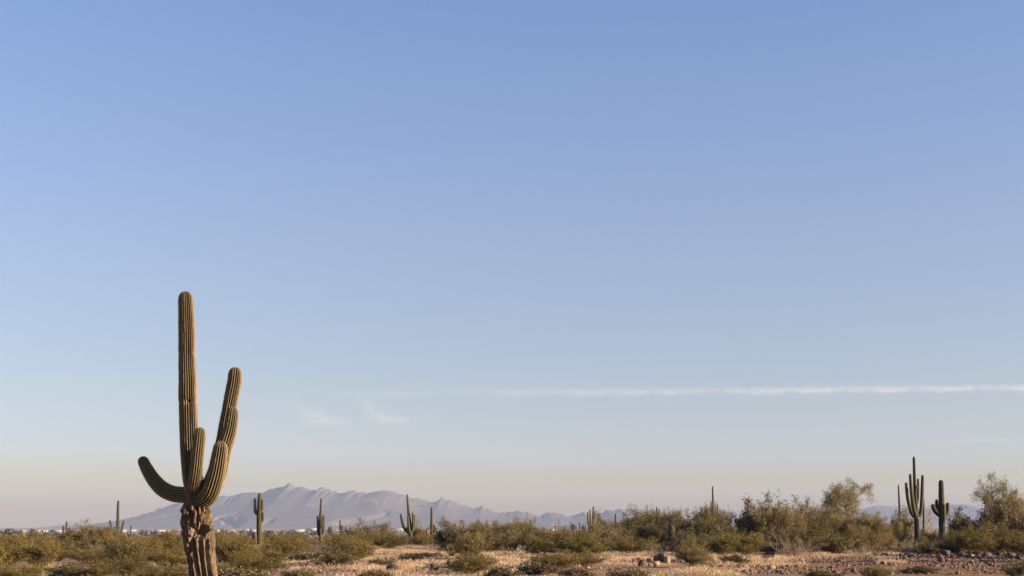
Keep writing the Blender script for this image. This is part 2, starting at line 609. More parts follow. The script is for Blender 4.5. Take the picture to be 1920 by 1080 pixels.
for name_l, paths in (
    ("faint wispy cloud under the contrail, nearer the foreground saguaro", [((545, 757), (570, 770), (590, 780), (620, 786), 9, 16, 760), ((572, 796), (600, 789), (635, 790), (660, 792), 10, 9, 640)]),
    ("faint wispy cloud under the contrail with a tail rising towards it", [((668, 741), (685, 757), (700, 775), (725, 783), 8, 13, 700), ((690, 792), (715, 786), (740, 786), (768, 787), 8, 7, 800)]),
    ("tiny smudge of cloud low in the right half of sky", [((1518, 800), (1535, 803), (1550, 806), (1565, 808), 6, 5, 150)]),
    ("second faint thin contrail slanting low at the right edge", [((1700, 838), (1780, 830), (1880, 824), (2000, 817), 4, 2.8, 680)]),
):
    spots = []
    for p0, p1, p2, p3, w0, w1, cnt in paths:
        c = resample(np.array([p0, p1, p2, p3], float), 60)
        u = np.clip(rng.beta(1.7, 1.5, cnt), 0, 1)
        qx = np.interp(u, np.linspace(0, 1, 60), c[:, 0]) + rng.normal(0, 11, cnt)
        qy = np.interp(u, np.linspace(0, 1, 60), c[:, 1]) + rng.normal(0, 1, cnt) * (w0 + (w1 - w0) * u) * 0.6
        spots.append(sky_pts(qx, qy, rng.uniform(-80, 80, cnt)))
    spots = np.concatenate(spots)
    c0 = spots.mean(0)
    th = thing("contrail" if "contrail slanting" in name_l else "wispy_cloud", name_l, "contrail" if "contrail slanting" in name_l else "cloud", c0)
    link("vapour_cloud", vapour_mesh("cloud_vapour", spots - c0, 1.7), th, kind="stuff")

# ------------------------------------------------------------------ saguaros
def cactus_tube(path, radii, ribs, per_rib, rings, depth=0.16, base_cap=False, dome=True, wood=None, seed=0, wobble=0.02, extra=None):
    """Ribbed tube with a domed tip. path (m,3), radii (m): resampled to rings. Returns verts, faces, rib, wood."""
    c = resample(np.column_stack([path, radii]), rings)
    pts, r = c[:, :3].copy(), c[:, 3].copy()
    L = np.linalg.norm(np.diff(pts, axis=0), axis=1).sum()
    s = np.linspace(0, L, rings)
    if dome:
        cap = 1.25 * r[-1]
        u = np.clip((s - (L - cap)) / cap, 0, 1)
        r = r * np.sqrt(np.clip(1 - u ** 2.3, 0, 1)) + 0.002
        k = 8                                          # a few tight rings on the crown
        uu = np.linspace(0.8, 1, k)
    r = r * (1 + wobble * vnoise(np.stack([s * 3.1, s * 0 + seed, s * 0], 1), seed))
    t, a, b = frames(pts)
    na = ribs * per_rib
    th = np.arange(na) / na * 2 * math.pi
    ph = th * ribs
    crest = 1 - np.abs(np.sin(ph / 2)) ** 1.2          # pointed crest, rounded valley
    TH, S = np.meshgrid(th, s)
    wander = 0.35 * vnoise(np.stack([S.ravel() * 1.7, TH.ravel() * 0, TH.ravel() * 0 + seed], 1), seed + 3).reshape(S.shape)
    CR = 1 - np.abs(np.sin((TH * ribs + wander) / 2)) ** 1.2
    R = r[:, None] * (1 - depth + depth * CR)
    R = R * (1 + 0.02 * vnoise(np.stack([S.ravel() * 9, np.cos(TH.ravel()) * 3, np.sin(TH.ravel()) * 3 + seed], 1), seed + 5).reshape(S.shape))
    W = np.zeros_like(R)
    if wood is not None:
        W = wood(S / L, TH)
    if extra is not None:
        R, W, CR = extra(S, TH, R, W, CR)
    V = pts[:, None] + R[:, :, None] * (np.cos(TH)[:, :, None] * a[:, None] + np.sin(TH)[:, :, None] * b[:, None])
    V = V.reshape(-1, 3)
    i = np.arange(rings - 1)[:, None] * na
    j = np.arange(na)[None]
    j2 = (j + 1) % na
    Q = np.stack([i + j, i + j2, i + na + j2, i + na + j], -1).reshape(-1, 4)
    tip = len(V)
    V = np.vstack([V, pts[-1] + t[-1] * 0.15 * r[-1] * 0 + t[-1] * 0.004])
    T = np.stack([(rings - 1) * na + np.arange(na), (rings - 1) * na + (np.arange(na) + 1) % na, np.full(na, tip)], 1)
    return V, [Q, T], np.append(CR.ravel(), 1), np.append(W.ravel(), 0), (pts, r, a, b, t, s)


def cactus_part(name, parent, origin, mat, *args, **kw):
    V, Fc, rib, wd, fr = cactus_tube(*args, **kw)
    o = link(name, build_mesh(name, V - origin, Fc, mat, True, {"rib": rib, "wood": wd}), parent)
    return o, fr


def spines_for(geo, fr, ribs, spacing, length, lo=0.0, count=4, seed=0):
    """Spine clusters along every rib crest."""
    pts, r, a, b, t, s = fr
    q = np.arange(lo * s[-1], s[-1], spacing)
    ip = lambda z: np.stack([np.interp(q, s, z[:, k]) for k in range(3)], 1)
    P, A, B, T = ip(pts), ip(a), ip(b), ip(t)
    R = np.interp(q, s, r)
    wander = 0.35 * vnoise(np.stack([q * 1.7, q * 0, q * 0 + seed], 1), seed + 3)
    out = []
    for k in range(ribs):
        th = (2 * math.pi * k - wander) / ribs
        N = np.cos(th)[:, None] * A + np.sin(th)[:, None] * B
        base = P + N * R[:, None] * 0.99
        for c in range(count):
            d = N + rng.normal(0, 0.75, N.shape)
            d /= np.linalg.norm(d, axis=1)[:, None]
            side = np.cross(d, T + rng.normal(0, 0.4, T.shape))
            side /= np.linalg.norm(side, axis=1)[:, None] + 1e-9
            ln = length * rng.uniform(0.5, 1.1, len(q))[:, None]
            out.append(np.stack([base - side * 0.0015, base + side * 0.0015, base + d * ln], 1))
    V = np.concatenate(out).reshape(-1, 3)
    geo.add(V, np.arange(len(V)).reshape(-1, 3))


# --- the big one in front
D0 = 24.0
def P0(px, py, dy=0.0):
    return px2w(px, py, D0 + dy)


R0 = D0 / F
b0 = P0(384, 1160)
base0 = np.array([b0[0], D0, gz(b0[0], D0)])
big = thing("saguaro_cactus", "big foreground saguaro with woody scarred base and five raised arms", "cactus", base0)
trunk_px = [(377, 950, 24), (372, 935, 23), (366, 915, 20), (360, 890, 18.2), (357, 860, 17.6), (355, 835, 17.3), (354, 800, 17.3), (353, 768, 17.2), (352.5, 756, 16.8), (352, 748, 16.8), (352, 715, 16.8), (351, 690, 16.2), (350.7, 668, 15.6), (350.3, 660, 15.2), (350.5, 640, 15.7), (350, 610, 15.0), (349, 580, 14.2), (348.3, 562, 13.6), (348, 546, 12.8)]
def scar(S, TH, R, W, CR):
    # the old wound on the front right side of the trunk, and the pinched ring under it
    L = S.max()
    h = S / L
    hw = (950 - 752) / (950 - 546.0)
    dx = np.angle(np.exp(1j * (TH - 0.5)))
    g = np.exp(-((h - hw - 0.008 * dx) / 0.011) ** 2) * np.exp(-(dx / 0.45) ** 2)
    n = fbm(np.stack([S.ravel() * 24, TH.ravel() * 5, TH.ravel() * 0], 1), 3, 3).reshape(S.shape)
    R = R * (1 - 0.5 * np.clip(g * (1.1 + 0.9 * n), 0, 1))
    W = np.maximum(W, np.clip(g * (1.7 + n), 0, 1))
    ring = np.exp(-((h - hw + 0.006) / 0.006) ** 2)
    R = R * (1 - 0.05 * ring)
    pinch = np.exp(-((h - (950 - 663) / 404.0) / 0.008) ** 2)
    R = R * (1 - 0.05 * pinch)
    for hh, tt, sh, st in ((0.36, -0.5, 0.006, 0.12), (0.31, 0.15, 0.008, 0.10), (0.62, 0.4, 0.004, 0.18), (0.80, -0.1, 0.004, 0.1)):
        g2 = np.exp(-((h - hh) / sh) ** 2 - ((TH - tt + math.pi) % (2 * math.pi) - math.pi) ** 2 / st ** 2)
        R = R * (1 - 0.16 * g2)
        W = np.maximum(W, 0.75 * np.clip(1.5 * g2, 0, 1))
    low = np.clip((0.06 + 0.05 * n - h) / 0.03, 0, 1)
    W = np.maximum(W, low * 0.55)
    return R, W, CR
path = np.array([P0(x, y) for x, y, r in trunk_px])
rad = np.array([r * R0 for x, y, r in trunk_px])
RB = 24
trunk, fr_t = cactus_part("trunk", big, base0, M_SAG, path, rad, RB, 8, 260, depth=0.25, extra=scar, seed=2, wobble=0.015)

wood_px = [(391, 1166, 28), (388, 1120, 26), (383, 1085, 25.5), (378, 1050, 25.5), (374.5, 1020, 28.5), (373, 1000, 30), (371, 985, 28.5), (370, 970, 28.5), (369, 957, 27.5), (370, 946, 24), (371, 938, 20)]
def cork(S, TH, R, W, CR):
    L = S.max()
    cx, sx = np.cos(TH), np.sin(TH)
    flat = lambda k, j: np.stack([cx.ravel() * k, sx.ravel() * k, S.ravel() * j], 1)
    ridge = fbm(flat(3.4, 1.1), 4, 31, ridged=True).reshape(S.shape)
    fine = fbm(flat(9, 7.0), 4, 37).reshape(S.shape)
    lump = fbm(flat(2.2, 4.2), 3, 43).reshape(S.shape)
    R = R * (0.93 + 0.14 * ridge + 0.06 * fine + 0.06 * lump)
    mid = fbm(flat(6.5, 2.6), 3, 57, ridged=True).reshape(S.shape)
    R = R * (1 - 0.10 * smooth(0.1, 0.55, mid))
    h = S / L
    # hollow and ragged rims high on the front side
    for hh, tt, sh, st, dp in ((0.775, 0.20, 0.042, 0.55, 0.62), (0.745, 0.70, 0.03, 0.36, 0.45), (0.90, -0.45, 0.03, 0.35, 0.42), (0.93, 0.35, 0.022, 0.5, 0.25), (0.66, -0.45, 0.03, 0.22, 0.2), (0.86, 0.95, 0.035, 0.25, 0.2)):
        dx = np.angle(np.exp(1j * (TH - tt)))
        g = ((h - hh + 0.02 * fine) / sh) ** 2 + ((dx + 0.25 * fine) / st) ** 2
        R = R * (1 - dp * np.exp(-g ** 1.5)) * (1 + 0.10 * np.exp(-((np.sqrt(g) - 1.45) / 0.3) ** 2))
    CR = np.clip(0.5 + 0.5 * ridge, 0, 1)
    W = np.clip(1 - smooth(0.86, 0.99, h + 0.16 * fine + 0.08 * lump), 0, 1) * 0.8 + 0.2
    return R, W, CR
wpath = np.array([P0(x, y) for x, y, r in wood_px])
wpath[0, 2] = base0[2] - 0.25
wrad = np.array([r * 1.09 * R0 for x, y, r in wood_px])
M_CORK, nt, b = new_mat("corky_bark")
n2 = noise(nt, 26.0, 6, 0.75, stretch=(1, 1, 0.35))
n3 = noise(nt, 4.0, 4, 0.6)
c = ramp(nt, n2, [(0.30, (0.022, 0.016, 0.012)), (0.46, (0.105, 0.075, 0.047)), (0.66, (0.29, 0.205, 0.125))])
c = mixc(nt, ramp(nt, n3, [(0.35, (0, 0, 0)), (0.65, (0.5, 0.5, 0.5))]), c, (0.062, 0.045, 0.034))
c = mixc(nt, attr(nt, "wood"), mixc(nt, n3, (0.045, 0.044, 0.024), (0.085, 0.07, 0.036)), c)
nt.links.new(c, b.inputs["Base Color"])
b.inputs["Roughness"].default_value = 0.9
bump(nt, b, n2, 0.8, 0.03)
cactus_part("woody_base", big, base0, M_CORK, wpath, wrad, 14, 18, 300, depth=0.27, dome=False, extra=cork, seed=6, wobble=0.02)

M_FLAKE = plain_material("torn_bark", (0.26, 0.165, 0.115), (0.10, 0.06, 0.042), 18)
flap = Geo()
for px, py, ang, ln, w in ((352, 957, -0.5, 0.11, 0.035), (358, 963, -0.3, 0.07, 0.03), (380, 958, 0.3, 0.13, 0.03), (373, 966, 0.2, 0.15, 0.028), (387, 955, 0.6, 0.10, 0.03), (367, 953, 0.0, 0.08, 0.03), (346, 999, -0.9, 0.07, 0.035), (379, 986, 0.4, 0.14, 0.025), (391, 1006, 0.8, 0.10, 0.03), (358, 1021, -0.4, 0.08, 0.03), (365, 1003, 0.0, 0.07, 0.04), (397, 985, 0.9, 0.1, 0.03)):
    c0 = P0(px, py)
    cx = px2w(370 if py < 1000 else 375, py, D0)[0]
    dxp = c0[0] - cx
    rr = 29 * R0
    c0[1] = D0 - math.sqrt(max(rr * rr - dxp * dxp, 0.001)) - 0.004
    m_ = 7
    z = np.linspace(0, 1, m_)
    out = np.array([math.sin(ang), -math.cos(ang), 0])
    q = c0 + np.outer(z * ln - ln / 2, (0.15 * math.sin(px), 0, 1)) + np.outer(0.035 * np.abs(z - 0.3) ** 1.3 + 0.006, out)
    V, Q = tube(q, w * 0.5 * np.sin(z * 2.6 + 0.3) + 0.004, 5)
    V += rng.normal(0, 0.003, V.shape)
    flap.add(V, Q)
link("bark_flakes", flap.mesh("bark_flakes", M_FLAKE, True), big, -base0 + base0, kind="stuff").location = -base0

ARMS = [   # (points as px, py, depth offset, radius px), ribs
    ([(362, 931, 0.0, 15), (345, 928, 0.03, 15), (325, 926, 0.08, 15), (305, 917, 0.13, 14.5), (290, 902, 0.16, 13.2), (278, 884, 0.18, 11.8), (270, 868, 0.19, 10.6), (265, 856, 0.20, 9.6)], 14),
    ([(372, 940, 0.06, 14), (385, 925, 0.14, 15.5), (400, 898, 0.26, 16), (412, 866, 0.34, 16), (419, 828, 0.37, 14.5), (425, 790, 0.38, 13.4), (433.5, 747, 0.38, 13.4), (440, 712, 0.38, 13.4), (441.5, 688, 0.38, 12.0)], 16),
    ([(378, 940, -0.02, 13), (396, 920, 0.0, 14.5), (410, 888, 0.04, 15), (418, 850, 0.0, 14.5), (429, 815, 0.06, 13.2), (434.6, 787, 0.07, 12.0), (437, 763, 0.07, 10.2)], 15),
    ([(372, 936, -0.08, 14), (382, 936, -0.17, 16.2), (393, 926, -0.23, 17.2), (401, 905, -0.26, 17), (407, 880, -0.27, 16), (411, 856, -0.27, 14.8), (415, 827, -0.27, 12.2)], 16),
    ([(362, 925, -0.10, 9), (364, 908, -0.30, 11.2), (368, 880, -0.38, 11.6), (371, 850, -0.40, 11.4), (374, 822, -0.40, 11), (375.5, 801, -0.40, 9.8)], 14),
]
geo_sp = Geo()
spines_for(geo_sp, fr_t, RB, 0.03, 0.028, lo=0.03, seed=2)
for k, (pp, nr) in enumerate(ARMS):
    path = np.array([px2w(x, y, D0 + d) for x, y, d, r in pp])
    rad = np.array([r * R0 for x, y, d, r in pp])
    arm, fr = cactus_part("arm", big, base0, M_SAG, path, rad, nr + 3, 8, 120, depth=0.24, seed=20 + k, wobble=0.02)
    spines_for(geo_sp, fr, nr + 3, 0.03, 0.028, lo=0.15, seed=20 + k)
sp = link("spines", geo_sp.mesh("spines", M_SPINE), big, kind="stuff")
sp.location = -base0

# --- the others: columns given as (px, py, radius px) from the foot up
def saguaro(label, d, base_py, cols, ribs=13, mat=None, lit_woods=(), cat="cactus", name="saguaro_cactus", group="saguaros across the desert"):
    x0 = cols[0][0][0]
    b = px2w(x0, base_py, d)
    gzv = gz(b[0], d)
    base = np.array([b[0], d, gzv])
    th = thing(name, label, cat, base, group=group)
    for k, colm in enumerate(cols):
        pts, rr = [], []
        for q in colm:
            px, py, r = q[:3]
            dy = q[3] if len(q) > 3 else 0.0
            pts.append(px2w(px, py, d + dy))
            rr.append(r * d / F)
        pts, rr = np.array(pts), np.array(rr)
        if k == 0:
            foot = pts[0].copy()
            foot[2] = gzv - 0.12
            if pts[0][2] > gzv + 0.05:
                pts, rr = np.vstack([foot, pts]), np.append(rr[0] * 1.05, rr)
            else:
                pts[0] = foot
        w = None
        if k in lit_woods:
            w = (lambda h, T: (h < 0.36) * (np.cos(T - 1.2) > -0.1) * 1.0)  # woody tone on the sun-facing half only: the lit side is put into the colour
        cactus_part("trunk" if k == 0 else "arm", th, base, mat or M_SAGFAR, pts, rr, ribs if k == 0 else max(9, ribs - 3), 4, 46, depth=0.17, wood=w, seed=50 + k + int(x0))
    return th


saguaro("small distant saguaro of three tight columns beside the dark mesquite", 235, 1013, [[(124.3, 1013, 2.1), (124.6, 1000, 2.1), (125, 977, 1.7)], [(123, 1007, 1.8), (119.4, 1004, 2.1), (118.6, 986, 1.9)], [(126, 1008, 1.8), (129.5, 1005, 2.3), (130.2, 990, 2.0)]], 10)
saguaro("tall pale saguaro with splayed straight arms on both sides", 185, 1014, [[(221, 1014, 3.4), (221, 990, 3.2), (221.3, 960, 2.7), (222, 938, 2.0)], [(220, 1011, 2.2), (214, 1006, 2.4), (210, 993, 2.3), (206, 975, 1.9)], [(219, 1010, 2.4, -0.3), (216.5, 1004, 2.4, -0.4), (216.2, 987, 2.0, -0.4)], [(222, 1011, 2.2), (226, 1003, 2.3), (229, 990, 2.2), (232.3, 976, 1.8)]], 12)
saguaro("little dark distant saguaro with three short spread arms", 225, 1015, [[(245.3, 1015, 1.4), (245.4, 1000, 1.4), (245.6, 985, 1.2)], [(244.5, 1012, 1.1), (240.6, 1007, 1.2), (238.2, 996, 1.0)], [(244.6, 1012, 1.2), (242.4, 1009, 1.4), (241.2, 1000, 1.3)], [(246, 1012, 0.9), (250, 1010, 1.0), (252.4, 1000, 0.9)]], 9)
saguaro("stout saguaro with one raised arm and two paired arms opposite", 128, 1024, [[(486, 1024, 5.4), (486, 1000, 5.2), (486, 975, 4.9), (486.4, 950, 4.2), (487, 924, 3.0)], [(484, 965, 2.8), (479.5, 961, 3.0), (478.2, 952, 2.8), (478, 934, 2.4)], [(487, 959, 2.8), (490.6, 956, 2.9), (491.6, 948, 2.8), (492, 936, 2.3)], [(488, 979, 2.6), (491.8, 975, 2.9), (493, 969, 2.7), (492.8, 960, 2.2)]], 13)
saguaro("short dark saguaro leaning on the foot of the stout one", 127, 1023, [[(478, 1023, 4.0), (477.6, 1010, 4.0), (477.8, 999, 3.4)]], 12)
saguaro("short reddish dying saguaro on the sunny side of the stout one", 129, 1020, [[(492.3, 1020, 2.0), (492, 1005, 2.0), (491.6, 996, 1.6)]], 10, plain_material("dying_skin", (0.13, 0.066, 0.036), (0.085, 0.05, 0.028), 4))
saguaro("slender saguaro with arms pressed close to its trunk", 140, 1020, [[(601.5, 1020, 3.6), (601, 990, 3.4), (601, 965, 2.7), (601.5, 955, 2.1), (602.3, 933, 1.5)], [(600, 1006, 2.0), (597, 1000, 2.3), (596, 985, 2.2), (595.2, 967, 1.7)], [(603, 1003, 2.0), (606.4, 996, 2.2), (607.2, 980, 2.0), (607, 965, 1.6)], [(602.5, 990, 1.5, -0.3), (604.4, 985, 1.8, -0.3), (604.6, 968, 1.5, -0.3)]], 11)
saguaro("thin yellowish saguaro with one small arm hugging it", 215, 1012, [[(637.5, 1012, 1.8), (637.6, 995, 1.8), (637.8, 975, 1.4)], [(638.5, 1003, 1.6), (641.4, 998, 2.0), (641.3, 984, 1.6)]], 9)
saguaro("candelabra saguaro with a long outward curving arm", 135, 1018, [[(770, 1018, 4.0), (770, 1000, 3.4), (767.5, 975, 3.2), (766, 957, 2.6), (764.5, 940, 1.9), (763.3, 926, 1.5)], [(769, 1001, 2.4), (759, 993, 2.5), (754.5, 980, 2.5), (751, 963, 2.0)], [(768.6, 1000, 2.2, -0.35), (766.4, 988, 2.4, -0.4), (765, 965, 1.8, -0.4)], [(771.5, 998, 2.0, -0.2), (774.4, 988, 2.3, -0.2), (774, 961, 1.7, -0.2)], [(772, 999, 1.9), (776.4, 990, 2.1), (777.3, 965, 1.7)], [(769, 999, 2.0, 0.3), (763.2, 995, 2.2, 0.3), (762.8, 988, 1.8, 0.3)]], 11)
saguaro("plain single-column saguaro with one tiny low arm", 145, 1018, [[(809.5, 1018, 2.9), (809.4, 985, 2.8), (809.2, 950, 2.0)], [(811, 999, 1.6), (814, 996, 1.8), (814.4, 982, 1.4)]], 11)
saguaro("fan-shaped saguaro of many thin columns rising from the bushes", 190, 1008, [[(1110.5, 1008, 2.0), (1111, 990, 2.0), (1112.6, 949, 1.4)], [(1109, 1000, 1.4), (1105, 992, 1.7), (1103, 975, 1.6), (1102, 959, 1.3)], [(1110, 998, 1.4, -0.4), (1107.6, 985, 1.7, -0.4), (1106.2, 955, 1.3, -0.4)], [(1112, 998, 1.4, 0.3), (1114.3, 988, 1.7, 0.3), (1114.2, 960, 1.3, 0.3)], [(1112, 997, 1.4), (1118, 987, 1.6), (1121, 974, 1.5), (1124.2, 963, 1.2)]], 9)
saguaro("lone dark saguaro tip poking above bushes beyond the fan-shaped one", 175, 1010, [[(1154.3, 1010, 1.7), (1154.3, 985, 1.7), (1154.3, 963, 1.5)]], 9)
saguaro("pair-stemmed dark saguaro tip showing over the tall palo verde thicket", 150, 1012, [[(1210, 1012, 1.5), (1209.8, 985, 1.5), (1209.6, 958, 1.3)], [(1211, 985, 1.3), (1213.3, 979, 1.5), (1213.4, 961, 1.2)]], 9)
saguaro("short-armed saguaro top silhouetted above the thicket's highest point", 150, 1012, [[(1231.4, 1012, 1.6), (1231.4, 980, 1.6), (1231.2, 950, 1.3)], [(1230.5, 968, 1.2), (1227.4, 965, 1.4), (1226.8, 956, 1.2)], [(1232, 966, 1.2), (1235.4, 963, 1.4), (1235.8, 953, 1.2)]], 9)
saguaro("very tall bare pole saguaro standing over yellow bushes", 125, 1022, [[(1338.6, 1022, 2.6), (1338, 985, 2.4), (1337, 945, 2.0), (1336.2, 911, 1.3)]], 10)
saguaro("short crooked saguaro next to the very tall pole one", 126, 1022, [[(1344, 1022, 1.8), (1343.6, 985, 1.8), (1345, 975, 1.7), (1344.6, 965, 1.6), (1345.6, 945, 1.2)]], 9)
saguaro("stocky dark green barrel-like young saguaro in the shade", 83, 1036, [[(1259, 1036, 6.4), (1259, 1010, 6.6), (1259.2, 996, 6.3), (1259.2, 985, 5.3)]], 15)
saguaro("thin leaning pole saguaro between the bushes and the many-armed one", 112, 1022, [[(1690.5, 1022, 3.0), (1688.6, 990, 2.8), (1686.5, 950, 2.1), (1684.5, 908, 1.3)]], 10)
saguaro("large many-armed saguaro with a pale woody lower trunk, its sunlit half painted in", 87, 1034, [[(1719, 1034, 5.0), (1719, 990, 4.8), (1718.4, 968, 4.8), (1716.6, 935, 3.2), (1715, 905, 3.0), (1713.5, 855, 2.4)], [(1717, 970, 3.2), (1710.5, 964, 3.6), (1704.5, 946, 3.4), (1700.5, 922, 3.0), (1699, 904, 2.5)], [(1717.5, 968, 3.2, -0.45), (1713, 952, 3.7, -0.5), (1709, 922, 3.3, -0.5), (1706.4, 888, 2.5, -0.5)], [(1720, 970, 3.2), (1725.5, 963, 3.5), (1728, 945, 3.4), (1729.2, 918, 3.2), (1730, 890, 2.6)], [(1717.5, 950, 2.2, 0.3), (1720.6, 938, 2.6, 0.3), (1721.6, 918, 2.4, 0.3), (1721.2, 897, 2.2, 0.3)], [(1716, 920, 1.8, -0.2), (1717.8, 916, 2.2, -0.2), (1718.2, 910, 1.9, -0.2)]], 14, lit_woods=(0,))
saguaro("thick-trunked saguaro with short stubby arms like fists", 88, 1034, [[(1767, 1034, 6.4), (1766.6, 985, 6.2), (1766, 960, 6.0), (1765, 925, 5.3), (1764.6, 899, 4.5)], [(1763, 967, 4.0), (1756.5, 961, 4.6), (1751.5, 954, 4.6), (1748.3, 945, 3.9)], [(1763, 956, 3.0, 0.3), (1757.4, 950, 3.3, 0.3), (1756, 936, 2.8, 0.3)], [(1768, 979, 3.6, -0.45), (1769.6, 968, 4.1, -0.6), (1769.6, 945, 3.5, -0.6)], [(1770, 965, 3.6), (1775, 961, 4.1), (1777, 953, 4.0), (1776.8, 942, 3.4)]], 14)
saguaro("small saguaro column half hidden right behind the many-armed one", 104, 1020, [[(1732, 1020, 2.0), (1732, 965, 2.0), (1731.6, 934, 1.7)]], 9)
saguaro("tiny brown saguaro stub among far bushes near the candelabra one", 160, 1010, [[(801, 1010, 1.6), (801, 1003, 1.7), (801, 995, 1.3)]], 8, plain_material("stub_skin", (0.12, 0.07, 0.042), (0.08, 0.05, 0.03), 4))
saguaro("tiny distant saguaro column beyond scrub near the slender one", 240, 1010, [[(576, 1010, 1.3), (576, 1000, 1.3), (576.2, 990, 1.1)]], 8)
saguaro("tiny dark saguaro column before the range's low right end", 250, 1008, [[(1041, 1008, 1.2), (1041, 995, 1.2), (1041, 984, 1.0)]], 8)
saguaro("second tiny saguaro column, close before the fan-shaped one", 250, 1008, [[(1086.5, 1008, 1.2), (1086.5, 995, 1.2), (1086.6, 979, 1.0)]], 8)

# the pale standing skeleton inside the round mesquite
sk = thing("saguaro_skeleton", "pale dead saguaro skeleton of bare ribs standing inside a bush", "dead cactus", (*px2w(856, 1010, 74.5)[:2], gz(px2w(856, 1010, 74.5)[0], 74.5)))
for i, (dx, top, lean) in enumerate(((-1.0, 984, -1.2), (0.2, 979, 0.4), (1.2, 981, 0.3), (2.2, 990, 1.5))):
    g = Geo()
    q = np.array([px2w(856 + dx, 1030, 74.5), px2w(856 + dx + lean * 0.5, 1005, 74.5), px2w(856 + dx + lean, top, 74.5)]) - np.array(sk.location)
    V, Q = tube(resample(q, 9), np.linspace(0.016, 0.010, 9), 5)
    g.add(V, Q)
    link("rib", g.mesh("rib", M_DEADWOOD, True), sk)

# ------------------------------------------------------------------ shrubs and trees
def grow(kind, seed):
    """A plant of about its real size: (stem Geo, leaf Geo, height, half width)."""
    R = random.Random(seed)
    G = np.random.default_rng(seed)
    stems = Geo()
    tips = []                                   # (start, end) of every leafy twig
    cfg = dict(
        creosote=dict(n=26, spread=0.95, L=(0.55, 1.05), lv=3, kids=(3, 4), bend=0.15, r=0.012, up=0.25, leaves=12500, leaf=0.030, aspect=0.45, tuft=0.085),
        palo=dict(n=9, spread=0.80, L=(0.9, 1.5), lv=4, kids=(3, 4), bend=0.18, r=0.045, up=0.15, leaves=15000, leaf=0.075, aspect=0.14, tuft=0.15),
        ironwood=dict(n=9, spread=0.85, L=(0.8, 1.35), lv=4, kids=(3, 4), bend=0.22, r=0.05, up=0.12, leaves=9800, leaf=0.05, aspect=0.45, tuft=0.17),
        bursage=dict(n=30, spread=1.2, L=(0.18, 0.34), lv=2, kids=(3, 4), bend=0.25, r=0.006, up=0.2, leaves=3800, leaf=0.026, aspect=0.5, tuft=0.05),
        dead=dict(n=22, spread=1.05, L=(0.35, 0.7), lv=3, kids=(2, 3), bend=0.35, r=0.013, up=0.1, leaves=900, leaf=0.025, aspect=0.3, tuft=0.06),
        tree=dict(n=4, spread=0.75, L=(1.0, 1.35), lv=6, kids=(3, 3), bend=0.2, r=0.075, up=0.10, leaves=11500, leaf=0.055, aspect=0.13, tuft=0.12),
    )[kind]

    def branch(p, d, L, r, lv):
        m = 5
        pts = [np.array(p)]
        dd = np.array(d)
        for k in range(m - 1):
            dd = dd + G.normal(0, cfg["bend"], 3) * 0.6 + np.array([0, 0, cfg["up"] * 0.3])
            dd = dd / np.linalg.norm(dd)
            pts.append(pts[-1] + dd * L / (m - 1))
        pts = np.array(pts)
        r1 = r * (0.55 if lv > 1 else 0.3)
        V, Q = tube(pts, np.linspace(r, r1, m), 5 if r > 0.02 else 3)
        stems.add(V, Q, G.uniform(0, 1))
        if lv <= 2 or (lv == 3 and kind in ("creosote",)):
            tips.append((pts[m // 2 - 1], pts[-1], lv))
        if lv > 1:
            for c in range(R.randint(*cfg["kids"])):
                f = R.uniform(0.45, 1.0) if c else 1.0
                at = pts[0] + (pts[-1] - pts[0]) * f if f < 1 else pts[-1]
                i = min(int(f * (m - 1)), m - 1)
                at = pts[i]
                nd_ = dd + G.normal(0, 0.55, 3)
                nd_[2] += cfg["up"]
                nd_ /= np.linalg.norm(nd_)
                branch(at, nd_, L * R.uniform(0.5, 0.78), r1 * 0.85, lv - 1)

    for k in range(cfg["n"]):
        a = 2 * math.pi * (k + R.uniform(-0.4, 0.4)) / cfg["n"]
        tilt = cfg["spread"] * math.sqrt(R.uniform(0.03, 1.0))
        d = np.array([math.cos(a) * math.sin(tilt), math.sin(a) * math.sin(tilt), math.cos(tilt)])
        if kind == "tree":
            p = np.array([0, 0, 0.95]) + d * 0.05
        else:
            p = np.array([math.cos(a), math.sin(a), 0]) * cfg["r"] * 4 * R.random()
        branch(p, d, R.uniform(*cfg["L"]), cfg["r"], cfg["lv"])
    if kind == "tree":
        q = resample(np.array([(0.05, 0, -0.15), (0.0, 0.02, 0.3), (0.04, 0, 0.65), (0, 0, 1.0)]), 8)
        V, Q = tube(q, np.linspace(0.14, 0.09, 8), 8)
        stems.add(V, Q, 0.5)

    n = cfg["leaves"]
    T0 = np.array([t[0] for t in tips])
    T1 = np.array([t[1] for t in tips])
    wgt = np.array([{1: 1.0, 2: 0.55, 3: 0.25}[t[2]] for t in tips]) * G.uniform(0.3, 1.4, len(tips))
    pick = G.choice(len(tips), n, p=wgt / wgt.sum())
    u = G.uniform(0, 1.08, n)[:, None]
    c = T0[pick] * (1 - u) + T1[pick] * u + G.normal(0, cfg["tuft"] * 0.6, (n, 3))
    c[:, 2] = np.maximum(c[:, 2], 0.02)
    ax = (T1 - T0)[pick]
    ax /= np.linalg.norm(ax, axis=1)[:, None] + 1e-9
    ax = ax + G.normal(0, 0.55, (n, 3))
    ax /= np.linalg.norm(ax, axis=1)[:, None]
    sd = np.cross(ax, G.normal(0, 1, (n, 3)))
    sd /= np.linalg.norm(sd, axis=1)[:, None] + 1e-9
    s = cfg["leaf"] * G.uniform(0.6, 1.35, n)[:, None]
    V = np.stack([c - ax * s, c + sd * s * cfg["aspect"], c + ax * s, c - sd * s * cfg["aspect"]], 1).reshape(-1, 3)
    tuft_tint = G.uniform(0.25, 0.75, len(tips))[pick]
    tint = np.clip(tuft_tint + G.normal(0, 0.16, n), 0, 1)
    lv = Geo()
